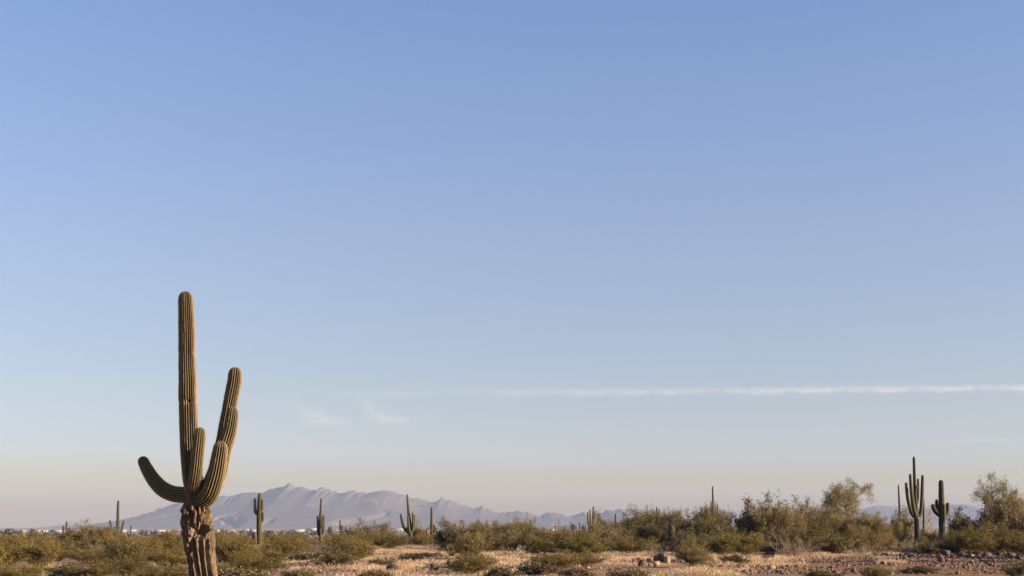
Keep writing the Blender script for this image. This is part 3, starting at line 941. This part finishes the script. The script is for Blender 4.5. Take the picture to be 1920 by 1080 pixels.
    lv.add(V, np.arange(4 * n).reshape(-1, 4), np.repeat(tint, 4))
    lo, hi = np.percentile(V, 1, axis=0), np.percentile(V, 99, axis=0)
    return stems, lv, hi[2], 0.5 * max(hi[0] - lo[0], hi[1] - lo[1])


KINDS = dict(
    creosote=("creosote_bush", "bush", M_BARK, L_CREO, 5),
    palo=("palo_verde_shrub", "shrub", M_GREENBARK, L_PALO, 4),
    ironwood=("ironwood_shrub", "shrub", M_BARK, L_IRON, 4),
    bursage=("bursage_shrub", "shrub", M_DEADWOOD, L_BURS, 3),
    dead=("dead_brush", "brush", M_DEADWOOD, L_BURS, 3),
    tree=("palo_verde_tree", "tree", M_GREENBARK, L_PALO, 2),
)
PROTO = {}
for ki, (k, (nm, cat, ms, ml, nv)) in enumerate(KINDS.items()):
    PROTO[k] = []
    for v in range(nv):
        st, lv, h, w = grow(k, 100 * ki + v + 3)
        PROTO[k].append((st.mesh(nm + "_stems", ms, True), lv.mesh(nm + "_leaves", ml), h, w))

PLANTS = []          # (kind, px, base row, distance, world x, size words)


def plant(kind, px, base, width, top, var=None, fixed=None):
    """A plant whose foot shows at (px, base) and whose crown is width wide and reaches row top in the photo."""
    d = fixed or row2d(base)
    d = min(d, 420)
    x = (px - 960) / F * d
    z = gz(x, d)
    ztop = CAMZ + (HY - top) / F * d
    h = max(ztop - z, 0.25)
    w = 0.5 * width / F * d
    PLANTS.append(dict(kind=kind, px=px, d=d, x=x, z=z, h=h, w=w, var=var, top=top, width=width))


HAND = [
    # around the left end
    ("ironwood", 156, 1027, 96, 982), ("ironwood", 138, 1029, 70, 991), ("palo", 176, 1028, 84, 985), ("palo", 206, 1026, 56, 993), ("palo", 196, 1024, 66, 990), ("creosote", 222, 1030, 70, 1006),
    ("creosote", 20, 1060, 100, 1014), ("creosote", 74, 1062, 96, 1012), ("creosote", 42, 1042, 110, 1006), ("creosote", 112, 1048, 90, 1012),
    ("creosote", 168, 1054, 100, 1024), ("creosote", 216, 1058, 92, 1022), ("creosote", 266, 1052, 112, 1010), ("creosote", 306, 1044, 100, 1002),
    ("palo", 318, 1034, 90, 994), ("creosote", 322, 1064, 90, 1020), ("creosote", 238, 1078, 104, 1042), ("creosote", 178, 1082, 104, 1050),
    ("creosote", 58, 1088, 80, 1056), ("bursage", 118, 1080, 70, 1058), ("creosote", 14, 1092, 74, 1058), ("ironwood", 60, 1040, 70, 1018),
    ("creosote", 290, 1088, 90, 1056), ("bursage", 330, 1082, 60, 1060), ("creosote", 8, 1030, 70, 1004), ("creosote", 92, 1026, 60, 1004),
    # behind the foreground cactus to the slender one
    ("creosote", 436, 1062, 118, 1004), ("creosote", 476, 1072, 120, 1040), ("creosote", 420, 1040, 90, 999), ("creosote", 534, 1046, 84, 1006),
    ("creosote", 556, 1040, 76, 1003), ("bursage", 488, 1052, 66, 1030), ("bursage", 566, 1052, 64, 1034), ("creosote", 410, 1086, 80, 1052),
    ("bursage", 450, 1092, 100, 1066), ("creosote", 540, 1030, 80, 1000), ("creosote", 632, 1026, 48, 1002), ("palo", 400, 1030, 60, 994),
    # middle
    ("creosote", 650, 1060, 96, 1004), ("creosote", 668, 1052, 84, 1006), ("ironwood", 622, 1064, 70, 1026), ("ironwood", 688, 1018, 84, 978), ("palo", 712, 1016, 66, 979),
    ("creosote", 660, 1030, 90, 1000), ("creosote", 726, 1030, 90, 1002), ("creosote", 736, 1024, 50, 1000), ("creosote", 790, 1026, 44, 1001), ("palo", 784, 1012, 40, 978),
    ("creosote", 836, 1032, 46, 998), ("ironwood", 846, 1044, 84, 976), ("ironwood", 868, 1042, 88, 980), ("creosote", 884, 1050, 90, 1000),
    ("bursage", 884, 1072, 80, 1040), ("creosote", 884, 1066, 60, 1042), ("palo", 900, 1028, 60, 976), ("creosote", 916, 1036, 80, 992), ("creosote", 938, 1030, 80, 986),
    ("palo", 962, 1032, 78, 975), ("palo", 984, 1032, 80, 974), ("ironwood", 948, 1034, 70, 990), ("creosote", 1010, 1034, 84, 1000), ("creosote", 1038, 1032, 80, 990),
    ("creosote", 1074, 1044, 110, 988), ("creosote", 1100, 1048, 90, 1000), ("bursage", 1036, 1066, 84, 1038), ("bursage", 1010, 1080, 70, 1054), ("dead", 1112, 1054, 90, 1032),
    ("dead", 848, 1040, 60, 1028), ("bursage", 770, 1050, 46, 1038), ("bursage", 716, 1062, 50, 1046), ("bursage", 800, 1046, 60, 1036),
    # the thicket right of the fan-shaped saguaro
    ("ironwood", 1132, 1038, 84, 968), ("ironwood", 1158, 1036, 80, 978), ("palo", 1184, 1034, 96, 956), ("palo", 1216, 1034, 84, 962), ("ironwood", 1206, 1036, 90, 982),
    ("palo", 1246, 1034, 84, 954), ("ironwood", 1236, 1036, 80, 974), ("palo", 1274, 1034, 84, 958), ("creosote", 1178, 1040, 110, 1006), ("dead", 1232, 1042, 80, 1012),
    ("palo", 1302, 1034, 84, 960), ("ironwood", 1290, 1046, 84, 986), ("palo", 1324, 1034, 74, 946), ("palo", 1342, 1036, 96, 966), ("palo", 1366, 1038, 90, 980),
    ("creosote", 1296, 1056, 60, 1006), ("palo", 1306, 1066, 56, 1034), ("creosote", 1356, 1044, 90, 1000), ("ironwood", 1330, 1042, 80, 1002), ("dead", 1262, 1086, 80, 1062),
    ("creosote", 892, 1077, 84, 1037), ("creosote", 1046, 1068, 96, 1034), ("creosote", 1096, 1064, 84, 1036), ("palo", 1296, 1066, 60, 1026), ("creosote", 1010, 1044, 70, 1018), ("bursage", 1376, 1058, 60, 1040),
    # the dark ironwoods and the brush under them
    ("ironwood", 1414, 1036, 84, 942), ("ironwood", 1436, 1036, 88, 934), ("palo", 1462, 1038, 90, 950), ("ironwood", 1488, 1036, 90, 946), ("palo", 1510, 1034, 84, 950),
    ("ironwood", 1446, 1040, 90, 992), ("creosote", 1400, 1042, 90, 998), ("dead", 1482, 1046, 110, 996), ("dead", 1500, 1046, 70, 1008), ("creosote", 1524, 1040, 90, 986),
    ("ironwood", 1534, 1032, 70, 940), ("palo", 1550, 1036, 84, 966), ("palo", 1580, 1036, 90, 976), ("creosote", 1564, 1042, 96, 1000), ("palo", 1618, 1036, 96, 964),
    ("creosote", 1612, 1042, 90, 994), ("dead", 1622, 1048, 90, 1014), ("palo", 1648, 1036, 84, 972), ("creosote", 1644, 1040, 84, 992), ("dead", 1672, 1040, 80, 1000),
    # right end
    ("ironwood", 1766, 1039, 74, 1009), ("creosote", 1792, 1038, 60, 1000), ("creosote", 1730, 1037, 60, 1011),
    ("palo", 1592, 1035, 104, 962), ("palo", 1560, 1033, 70, 948), ("ironwood", 1866, 1034, 84, 922), ("palo", 1902, 1033, 70, 926),
    ("ironwood", 1690, 1030, 60, 956), ("creosote", 1694, 1032, 40, 996), ("dead", 1744, 1026, 70, 936), ("bursage", 1736, 1040, 50, 1018), ("ironwood", 1744, 1030, 70, 994),
    ("dead", 1702, 1040, 50, 1008), ("palo", 1798, 1030, 60, 978), ("creosote", 1796, 1038, 50, 996), ("ironwood", 1812, 1034, 80, 958), ("creosote", 1822, 1042, 90, 984),
    ("ironwood", 1846, 1034, 90, 950), ("creosote", 1858, 1040, 84, 984), ("ironwood", 1884, 1032, 96, 936), ("palo", 1906, 1034, 84, 948), ("creosote", 1890, 1040, 90, 990),
    ("ironwood", 1926, 1036, 80, 946), ("creosote", 1916, 1042, 70, 1000), ("dead", 1904, 1038, 60, 1014), ("ironwood", 1914, 1094, 60, 1046), ("creosote", 1640, 1090, 60, 1058),
    ("bursage", 1540, 1090, 60, 1068), ("bursage", 1724, 1078, 70, 1062), ("ironwood", 1958, 1060, 90, 985), ("ironwood", 1985, 1050, 110, 960),
    ("bursage", 1180, 1092, 80, 1066), ("bursage", 940, 1090, 60, 1062), ("bursage", 700, 1090, 70, 1068), ("bursage", 560, 1088, 60, 1066), ("bursage", 1080, 1086, 60, 1064),
]
for h in HAND:
    plant(*h)
plant("tree", 1588, 1030, 126, 903, 0)
plant("tree", 1872, 1032, 100, 890, 1)
plant("tree", 2142, 1060, 118, 868, 0)  # unseen tree, added beyond the right edge to throw a shadow strip on the gravel
plant("tree", 2230, 1054, 110, 880, 1)  # second unseen shadow caster for the gravel
# the scrub between and behind them
tries = 0
while tries < 900:
    tries += 1
    base = rnd.uniform(1007.5, 1034) if rnd.random() < 0.8 else rnd.uniform(1034, 1072)
    px = rnd.uniform(-60, 1980)
    if base > 1034 and px > 560:
        continue
    d = row2d(base)
    x = (px - 960) / F * d
    if any((p["x"] - x) ** 2 + ((p["d"] - d) * 0.5) ** 2 < (0.62 * (p["w"] + 0.8)) ** 2 for p in PLANTS):
        continue
    kind = rnd.choices(["creosote", "palo", "ironwood", "bursage"], [0.66, 0.10, 0.14, 0.10])[0]
    hm = {"creosote": (1.0, 1.8), "palo": (1.4, 2.4), "ironwood": (1.3, 2.2), "bursage": (0.4, 0.7)}[kind]
    h = rnd.uniform(*hm)
    lim = 1004 if px < 560 else 998 if px < 1080 else 985
    for sx in (486, 601, 768, 809, 1259, 1718, 1766):
        if abs(px - sx) < 34 and d < 140:
            lim = 1021
    z0 = gz(x, d)
    h = min(h, CAMZ + (HY - lim - rnd.uniform(0, 8)) / F * d - z0)
    if h < 0.35:
        continue
    w = h * rnd.uniform(0.55, 0.85)
    PLANTS.append(dict(kind=kind, px=px, d=d, x=x, z=gz(x, d), h=h, w=w, var=None, top=0, width=2 * w * F / d))
    if len(PLANTS) > 285:
        break

LAND = [(123, "the small three-column saguaro"), (158, "the dark mesquite-like ironwood"), (221, "the splayed-arm saguaro"), (372, "the big foreground saguaro"), (486, "the stout paired-arm saguaro"),
        (601, "the slender close-armed saguaro"), (690, "the blue-grey range's summit"), (767, "the candelabra saguaro"), (809, "the plain single-column saguaro"), (857, "the pale saguaro skeleton"),
        (1110, "the fan-shaped saguaro"), (1222, "the dark rock pile"), (1259, "the stocky young saguaro"), (1338, "the tall pole saguaro"), (1588, "the open palo verde tree"),
        (1688, "the leaning thin saguaro"), (1718, "the many-armed saguaro"), (1766, "the stubby-armed saguaro"), (1872, "the right-end palo verde")]
LAND = [l for l in LAND if "summit" not in l[1] and "mesquite" not in l[1]]
LOOK = dict(creosote="yellow-green creosote bush", palo="pale feathery palo verde shrub", ironwood="dark grey-green ironwood shrub", bursage="low brownish bursage shrub", dead="tangle of dead twigs")
ORD = ["nearest", "second nearest", "third nearest", "fourth nearest", "fifth nearest", "sixth nearest", "seventh nearest", "eighth nearest", "ninth nearest", "tenth nearest", "eleventh nearest", "twelfth nearest"]
buckets = {}
for p in PLANTS:
    if p["kind"] == "tree":
        continue
    li = min(range(len(LAND)), key=lambda i: abs(LAND[i][0] - p["px"]))
    side = "left of" if p["px"] < LAND[li][0] else "right of"
    row = "front row" if p["d"] < 72 else "middle row" if p["d"] < 112 else "back row" if p["d"] < 165 else "farthest row"
    buckets.setdefault((p["kind"], li, side, row), []).append(p)
for (kind, li, side, row), ps in buckets.items():
    ps.sort(key=lambda p: abs(p["px"] - LAND[li][0]))
    for i, p in enumerate(ps):
        size = "tall " if p["h"] > 2.4 else "small " if p["h"] < 0.9 and kind not in ("bursage",) else ""
        rank = f", {ORD[min(i, 11)]}" if len(ps) > 1 else ""
        p["label"] = f"{size}{LOOK[kind]} {side} {LAND[li][1]}, {row}{rank}"
        if len(p["label"].replace("-", "").split()) > 16:
            p["label"] = p["label"].replace("pale feathery", "feathery").replace(" the ", " ")
GROUP = dict(creosote="creosote bushes on the flat", palo="palo verde shrubs on the flat", ironwood="ironwood shrubs on the flat", bursage="low bursage shrubs", dead="dead brush", tree="palo verde trees")
count = {}
for p in PLANTS:
    k = p["kind"]
    nm, cat = KINDS[k][:2]
    i = count[k] = count.get(k, -1) + 1
    st, lv, h0, w0 = PROTO[k][p["var"] if p["var"] is not None else i % len(PROTO[k])]
    if k == "tree":
        p["label"] = {1588: "open palo verde tree with bare forked limbs against the sky", 1872: "feathery palo verde tree with dark upright limbs at the right end", 2142: "unseen palo verde tree shading the gravel flat from beyond the right edge", 2230: "second unseen palo verde tree shading the gravel from beyond the right edge"}[p["px"]]
    th = thing(nm, p["label"], cat, (p["x"], p["d"], p["z"] - 0.03), rnd.uniform(0, 6.28), GROUP[k])
    sw, sh = p["w"] / w0, p["h"] / h0
    th.scale = (sw, sw, sh)
    link("trunk" if k == "tree" else "stems", st, th, kind="stuff" if k != "tree" else None)
    if k != "dead" or True:
        link("crown" if k == "tree" else "foliage", lv, th, kind="stuff")

# ------------------------------------------------------------------ far scrub, one mass nobody could count
g_n = 5200
fy = 165 * (1500 / 165.0) ** rng.uniform(0, 1, g_n)
fx = (rng.uniform(-120, 2040, g_n) - 960) / F * fy
fzv = ground_z(fx, fy)
fh = rng.uniform(0.8, 2.3, g_n)
fw = fh * rng.uniform(0.5, 0.8, g_n)
lv_n = 90
ii = np.repeat(np.arange(g_n), lv_n)
q = rng.normal(0, 1, (len(ii), 3))
q /= np.linalg.norm(q, axis=1)[:, None]
q *= (rng.uniform(0, 1, len(ii)) ** 0.4)[:, None]
c = np.stack([fx[ii] + q[:, 0] * fw[ii], fy[ii] + q[:, 1] * fw[ii], fzv[ii] + fh[ii] * (0.5 + 0.5 * q[:, 2])], 1)
ax = rng.normal(0, 1, (len(ii), 3)) + np.array([0, 0, 0.6])
ax /= np.linalg.norm(ax, axis=1)[:, None]
sd = np.cross(ax, rng.normal(0, 1, (len(ii), 3)))
sd /= np.linalg.norm(sd, axis=1)[:, None]
s = (fh[ii] * rng.uniform(0.055, 0.115, len(ii)))[:, None]
V = np.stack([c - ax * s, c + sd * s * 0.6, c + ax * s, c - sd * s * 0.6], 1).reshape(-1, 3)
tint = np.clip(np.repeat(rng.uniform(0.2, 0.8, g_n)[ii] + rng.normal(0, 0.12, len(ii)), 4), 0, 1)
o = link("scrub", build_mesh("scrub", V, np.arange(len(V)).reshape(-1, 4), L_SCRUB, False, {"tint": tint}), kind="stuff")
o["label"] = "far-off low desert scrub covering the slope to the valley"

# ------------------------------------------------------------------ valley trees and warehouses
def far_tree_mesh(seed):
    G = np.random.default_rng(seed)
    n = 420
    ctr = G.normal(0, 1, (9, 3)) * np.array([0.9, 0.9, 0.4]) + np.array([0, 0, 2.9])
    rr = G.uniform(0.7, 1.3, 9)
    k = G.integers(0, 9, n)
    q = G.normal(0, 1, (n, 3))
    q /= np.linalg.norm(q, axis=1)[:, None]
    c = ctr[k] + q * rr[k][:, None] * (G.uniform(0, 1, n) ** 0.4)[:, None]
    ax = G.normal(0, 1, (n, 3))
    ax /= np.linalg.norm(ax, axis=1)[:, None]
    sd = np.cross(ax, G.normal(0, 1, (n, 3)))
    sd /= np.linalg.norm(sd, axis=1)[:, None]
    s = G.uniform(0.22, 0.45, n)[:, None]
    V = np.stack([c - ax * s, c + sd * s * 0.7, c + ax * s, c - sd * s * 0.7], 1).reshape(-1, 3)
    crown = build_mesh("far_crown", V, np.arange(4 * n).reshape(-1, 4), L_TREE, False, {"tint": np.repeat(G.uniform(0.2, 0.8, n), 4)})
    V, Q = tube(resample(np.array([(0, 0, -0.3), (0.06, 0, 1.0), (0, 0.05, 2.6)]), 5), np.linspace(0.24, 0.12, 5), 6)
    return crown, build_mesh("far_trunk", V, Q, M_BARK, True)


FT = [far_tree_mesh(s) for s in (1, 2, 3)]
FAR_TREES = [(4, 994, 14), (15, 992, 16), (26, 993, 14), (36, 994, 12), (60, 992, 11), (78, 996, 9), (86, 997, 8), (104, 998, 8), (108, 1000, 8), (134, 997, 9), (180, 993, 10), (266, 996, 9), (274, 996, 8), (284, 996, 8), (292, 994, 9), (324, 994, 9), (416, 992, 9), (424, 996, 8), (436, 995, 9), (452, 995, 8), (470, 994, 9), (502, 995, 10), (510, 995, 8), (528, 995, 9), (542, 995, 8), (556, 996, 8), (586, 995, 9), (590, 996, 8), (618, 988, 7), (648, 988, 6), (656, 992, 6), (640, 997, 8), (872, 988, 7), (922, 986, 6), (930, 986, 6), (892, 991, 9), (1004, 988, 7), (1018, 990, 8), (1058, 988, 6), (1074, 980, 9), (1092, 985, 7)]
tb, tl = {}, {}
for i, t_ in enumerate(FAR_TREES):
    li = min(range(len(LAND)), key=lambda k: abs(LAND[k][0] - t_[0]))
    tb.setdefault((li, t_[0] >= LAND[li][0]), []).append(i)
for (li, sd_), ids in tb.items():
    ids.sort(key=lambda k: abs(FAR_TREES[k][0] - LAND[li][0]))
    for r_, k in enumerate(ids):
        tl[k] = f"small dark valley tree far {'right' if sd_ else 'left'} of {LAND[li][1]}" + (f", {ORD[min(r_, 11)]}" if len(ids) > 1 else "")
for i, (px, top, wpx) in enumerate(FAR_TREES):
    d = 1150 + 130 * (i % 4)
    x = (px - 960) / F * d
    z = gz(x, d)
    h = CAMZ + (HY - top) / F * d - z
    th = thing("valley_tree", tl[i], "tree", (x, d, z), rnd.uniform(0, 6), "dark valley trees")
    w = 0.5 * wpx / F * d
    th.scale = (w / 1.75, w / 1.75, h / 4.3)
    cr, tk = FT[i % 3]
    link("crown", cr, th, kind="stuff")
    link("trunk", tk, th)


def slab(name, parent, lo, hi, mat):
    return link(name, box_mesh(name, lo, hi, mat), parent)


WARE = [(-6, 12, 994, 1000), (26, 38, 993, 999), (58, 80, 992.5, 998), (94, 116, 992.5, 997), (98, 121, 996.5, 1001), (132, 150, 992, 997), (190, 205, 991.5, 997), (203, 230, 992, 998), (233, 250, 992, 996), (264, 304, 992.5, 996.5), (264, 292, 996.8, 1000.5), (308, 322, 993, 996), (326, 346, 994, 998), (401, 413, 992, 998.5), (418, 436, 993, 998), (456, 464, 991.2, 994.5), (468, 478, 992, 996), (542, 567, 991.5, 997), (578, 592, 989, 994), (592, 602, 992, 996.5), (606, 618, 992, 996.5), (621, 640, 992.2, 996.5), (645, 662, 993, 997), (732, 758, 989.5, 995), (776, 790, 989.5, 994), (795, 802, 993, 997), (884, 892, 988.5, 994), (908, 918, 988.5, 994), (924, 938, 990, 994), (1008, 1018, 990, 995), (1030, 1040, 990, 994)]
WL = ["white warehouse left of", "white warehouse right of"]
wb = {}
for w_ in WARE:
    c = 0.5 * (w_[0] + w_[1])
    li = min(range(len(LAND)), key=lambda i: abs(LAND[i][0] - c))
    wb.setdefault((li, c >= LAND[li][0]), []).append(w_)
wl = {}
for (li, sd_), ws in wb.items():
    ws.sort(key=lambda w_: abs(0.5 * (w_[0] + w_[1]) - LAND[li][0]))
    for i, w_ in enumerate(ws):
        wl[w_] = f"{'long' if w_[1] - w_[0] > 20 else 'short'} low white warehouse far {'right' if sd_ else 'left'} of {LAND[li][1]}" + (f", {ORD[i]}" if len(ws) > 1 else "")
for w_ in WARE:
    x0, x1, t_, b_ = w_
    d = min(max((CAMZ + 13.8) * F / (b_ - HY + 0.3), 2700), 4600)
    xa, xb = (x0 - 960) / F * d, (x1 - 960) / F * d
    z = gz(0.5 * (xa + xb), d)
    h = max(CAMZ + (HY - t_ - 1.2) / F * d - z, 2.5)
    W = 0.5 * (xb - xa)
    th = thing("warehouse", wl[w_], "building", (0.5 * (xa + xb), d, z), 0, "white warehouses in the valley")
    dep = 40.0
    slab("wall", th, (-W, 0, -0.4), (W, dep, h - 0.5), M_WHITE)
    slab("roof", th, (-W - 0.3, -0.3, h - 0.497), (W + 0.3, dep + 0.3, h), M_ROOF)
    nd_ = max(1, int(W / 9))
    for k in range(nd_):
        cx = -W + (k + 0.5) * 2 * W / nd_
        slab("door", th, (cx - 2.2, -0.12, -0.3), (cx + 2.2, -0.003, min(4.2, h - 1.2)), M_DOOR)

# ------------------------------------------------------------------ rocks and gravel
def rock_mesh(seed, sub=2):
    import bmesh
    bm = bmesh.new()
    bmesh.ops.create_icosphere(bm, subdivisions=sub, radius=1.0)
    v = np.array([x.co[:] for x in bm.verts])
    f = np.array([[x.index for x in fc.verts] for fc in bm.faces])
    bm.free()
    G = np.random.default_rng(seed)
    for _ in range(15):                          # chip flat facets off
        nrm = G.normal(0, 1, 3)
        nrm /= np.linalg.norm(nrm)
        cut = G.uniform(0.38, 0.75)
        dd = v @ nrm
        v = v - np.outer(np.maximum(dd - cut, 0), nrm)
    v = v * (1 + 0.08 * fbm(v * 2.2 + seed, 3, seed)[:, None])
    v = v - 0.5 * (v.max(0) + v.min(0))
    v = v / np.abs(v).max(0)
    return v, f


ROCKS = [rock_mesh(s) for s in range(6)]
RMESH = {}
for mi, mat in enumerate((M_ROCK, M_ROCKPALE, M_ROCKDARK)):
    for s, (v, f) in enumerate(ROCKS):
        RMESH[(mi, s)] = build_mesh("rock", v, f, mat)
# px, foot row, width px, height px, colour, label
ROCK_LIST = [
    (1241, 1056, 17, 15, 2, "largest dark rock topping the rock pile before the thicket"),
    (1230, 1056, 15, 11, 2, "second dark rock leaning on the largest one in the pile"),
    (1251, 1057, 11, 11, 1, "pale upright slab on the sunny side of the largest dark rock"),
    (1219, 1057, 12, 8, 0, "reddish rock touching the largest dark rock's shaded side"),
    (1203, 1063, 15, 10, 2, "round dark rock with lit rim in the rock pile's near end"),
    (1190, 1058, 11, 8, 0, "reddish rock at the outer left end of the rock pile"),
    (1197, 1055, 10, 7, 1, "pale rock behind the round dark one in the rock pile"),
    (1210, 1059, 5, 5, 0, "small red-brown stone between the two big dark pile rocks"),
    (1230, 1062, 12, 7, 1, "pale broken rock in front of the largest dark rock"),
    (1228, 1066, 5, 5, 1, "small bright stone at the front foot of the rock pile"),
    (1218, 1064, 7, 5, 0, "low brown stone in the front middle of the rock pile"),
    (1765, 1061, 12, 12, 0, "single blocky reddish rock on bare gravel before stubby-armed saguaro"),
    (1447, 1073, 15, 9, 1, "pale lumpy rock in the dark shadow strip of gravel"),
    (1772, 1046, 18, 10, 2, "broad dark rock in the stone row below the stubby-armed saguaro"),
    (1786, 1039, 12, 8, 2, "peaked dark rock just behind the broad dark one"),
    (1763, 1038, 7, 6, 2, "small dark rock at grass edge below the stubby-armed saguaro"),
    (1707, 1040, 8, 5, 0, "red-brown rock in the stone row below many-armed saguaro"),
    (1732, 1040, 7, 5, 2, "dark stone in the stone row between the two big saguaros"),
    (1798, 1038, 12, 6, 2, "flat dark rock right of the peaked dark one"),
    (1830, 1042, 14, 7, 2, "long dark rock midway along the right part of stone row"),
    (1868, 1036, 16, 6, 2, "dark wedge rock under the feathery palo verde tree"),
    (1896, 1044, 14, 6, 2, "dark rock near the right end of the stone row"),
    (1854, 1046, 8, 5, 0, "small brown rock under the long dark one in the row"),
    (1822, 1047, 7, 5, 1, "pale little rock near the long dark rock's foot"),
    (1909, 1052, 10, 6, 2, "dark rock by the corner shrub at the gravel's right end"),
    (1822, 1062, 8, 5, 1, "pale sandy stone alone on the red gravel flat"),
    (1656, 1063, 8, 5, 0, "brown stone beside the tan grass clump on gravel"),
]
for px, base, w, h, mi, label in ROCK_LIST:
    d = row2d(base)
    x = (px - 960) / F * d
    th = bpy.data.objects.new("rock", RMESH[(mi, rnd.randrange(6))])
    COL.objects.link(th)
    hw = 0.56 * w / F * d
    hh = 0.72 * h / F * d
    th.scale = (hw, hw * 0.9, hh)
    th.rotation_euler = (rnd.uniform(-0.2, 0.2), rnd.uniform(-0.2, 0.2), rnd.uniform(0, 6.28))
    th.location = (x, d, gz(x, d) + hh * 0.75)
    th["label"], th["category"], th["group"] = label, "rock", "loose rocks on the gravel"

# gravel: small stones, a mass nobody could count
def gravel(n, yr, pxr, size, mat, name, bias=1.0):
    d = yr[0] * (yr[1] / yr[0]) ** (rng.uniform(0, 1, n) ** bias)
    px = rng.uniform(pxr[0], pxr[1], n)
    x = (px - 960) / F * d
    keep = vnoise(np.stack([x * 0.35, d * 0.12, d * 0], 1), 77) > -0.25
    x, d = x[keep], d[keep]
    n = len(x)
    z = ground_z(x, d)
    s = 0.75 * size * np.exp(rng.normal(0, 0.5, n))
    v0, f0 = rock_mesh(91, 1)
    a = rng.uniform(0, 6.28, n)
    sc = np.stack([s, s * rng.uniform(0.6, 1, n), s * rng.uniform(0.45, 0.9, n)], 1)
    L = v0[None] * sc[:, None]
    ca, sa = np.cos(a)[:, None], np.sin(a)[:, None]
    V = np.stack([L[..., 0] * ca - L[..., 1] * sa + x[:, None], L[..., 0] * sa + L[..., 1] * ca + d[:, None], L[..., 2] + (z + s * 0.2)[:, None]], -1).reshape(-1, 3)
    Fc = (f0[None] + (np.arange(n) * len(v0))[:, None, None]).reshape(-1, 3)
    o = link(name, build_mesh(name, V, Fc, mat), kind="stuff")
    return o


for n, yr, pxr, size, mat, lab in (
    (5200, (45, 100), (1150, 1990), 0.045, M_ROCK, "red-brown gravel stones strewn over the right-hand flat"),
    (1500, (45, 100), (1150, 1990), 0.04, M_ROCKPALE, "pale gravel stones strewn over the right-hand flat"),
    (1700, (66, 94), (1600, 1990), 0.10, M_ROCKDARK, "dark stones strewn along the far edge of gravel"),
    (1200, (45, 90), (1200, 1990), 0.06, M_ROCKDARK, "dark stones strewn over the reddish gravel flat"),
    (1500, (45, 100), (-60, 1200), 0.045, M_ROCK, "scattered brown stones between bushes and dry grass"),
    (1300, (45, 80), (380, 1300), 0.05, M_ROCKDARK, "dark stones littering the ground among the dry grass"),
    (800, (45, 80), (380, 1300), 0.04, M_ROCKPALE, "scattered pale stones between bushes and dry grass"),
):
    gravel(n, yr, pxr, size, mat, "gravel", 0.9)["label"] = lab

# ------------------------------------------------------------------ dry grass
PATCH = [(520, 720, 1040, 1072, 1.0), (690, 860, 1026, 1046, 1.1), (690, 860, 1048, 1074, 1.0), (900, 1180, 1030, 1046, 1.0), (900, 1100, 1048, 1078, 0.8), (1080, 1210, 1044, 1062, 1.0), (1130, 1270, 1036, 1052, 1.0),
         (1180, 1400, 1060, 1092, 1.0), (1270, 1430, 1036, 1052, 0.9), (1290, 1410, 1050, 1078, 1.0), (1450, 1570, 1038, 1052, 0.9), (1490, 1720, 1034, 1044, 1.0), (1640, 1705, 1048, 1061, 1.4), (1690, 1840, 1031, 1038, 1.1),
         (1840, 1920, 1030, 1037, 0.8), (50, 160, 1056, 1076, 0.7), (225, 345, 1056, 1074, 0.8), (-20, 130, 1072, 1092, 0.7), (560, 1200, 1074, 1095, 0.6), (1560, 1640, 1036, 1048, 0.8), (380, 560, 1066, 1092, 0.5), (1360, 1520, 1050, 1062, 0.5)]
gp = []
for x0, x1, y0, y1, dn in PATCH:
    d0, d1 = row2d(y1), row2d(y0)
    area = (x1 - x0) / F * 0.5 * (d0 + d1) * (d1 - d0)
    m_ = int(area * 165 * dn * (1.6 if x0 > 1260 else 1.15))
    d = rng.uniform(d0, d1, m_)
    px = rng.uniform(x0, x1, m_)
    x = (px - 960) / F * d
    # fade to the patch edges and clump
    e = np.minimum.reduce([(px - x0) / 9, (x1 - px) / 9, np.ones(m_)])
    cl = fbm(np.stack([x * 0.42, d * 0.2, d * 0], 1), 4, 51)
    keep = (rng.uniform(0, 1, m_) < np.clip(e, 0.05, 1)) & (cl > (-0.14 if x0 > 1260 else -0.04) + 0.10 * rng.normal(0, 1, m_))
    gp.append(np.stack([x[keep], d[keep]], 1))
m_ = 20000
d = 45 * (110 / 45.0) ** rng.uniform(0, 1, m_)
x = (rng.uniform(-60, 1990, m_) - 960) / F * d
keep = fbm(np.stack([x * 0.4, d * 0.3, d * 0], 1), 3, 63) > 0.2
gp.append(np.stack([x[keep], d[keep]], 1))
gp = np.concatenate(gp)
n = len(gp)
bz = ground_z(gp[:, 0], gp[:, 1])
tuft = vnoise(np.stack([gp[:, 0] * 1.6, gp[:, 1] * 1.1, bz * 0], 1), 81)
hgt = (0.06 + 0.15 * rng.uniform(0, 1, n) ** 1.5) * (1 + 0.8 * tuft)
root = np.stack([gp[:, 0], gp[:, 1], bz - 0.01], 1)
lean = rng.normal(0, 0.5, (n, 3))
lean[:, 2] = 1
lean[:, 0] += 0.12
lean /= np.linalg.norm(lean, axis=1)[:, None]
side = np.cross(lean, rng.normal(0, 1, (n, 3)))
side /= np.linalg.norm(side, axis=1)[:, None]
wv = rng.uniform(0.004, 0.009, n)[:, None]
tip = root + lean * hgt[:, None]
mid = root + lean * hgt[:, None] * 0.55
tip[:, 2] -= 0.15 * hgt
V = np.stack([root - side * wv, root + side * wv, mid + side * wv * 0.8, tip, mid - side * wv * 0.8], 1).reshape(-1, 3)
k = np.arange(n)[:, None] * 5
grass_f = [k + np.array([[0, 1, 2, 4]]), k + np.array([[4, 2, 3]])]
tint = np.repeat(np.clip(0.5 + 0.3 * tuft + rng.normal(0, 0.2, n), 0, 1), 5)
o = link("dry_grass", build_mesh("dry_grass", V, grass_f, L_GRASS, False, {"tint": tint}), kind="stuff")
o["label"] = "straw-coloured dry grass standing in patches between the bushes"
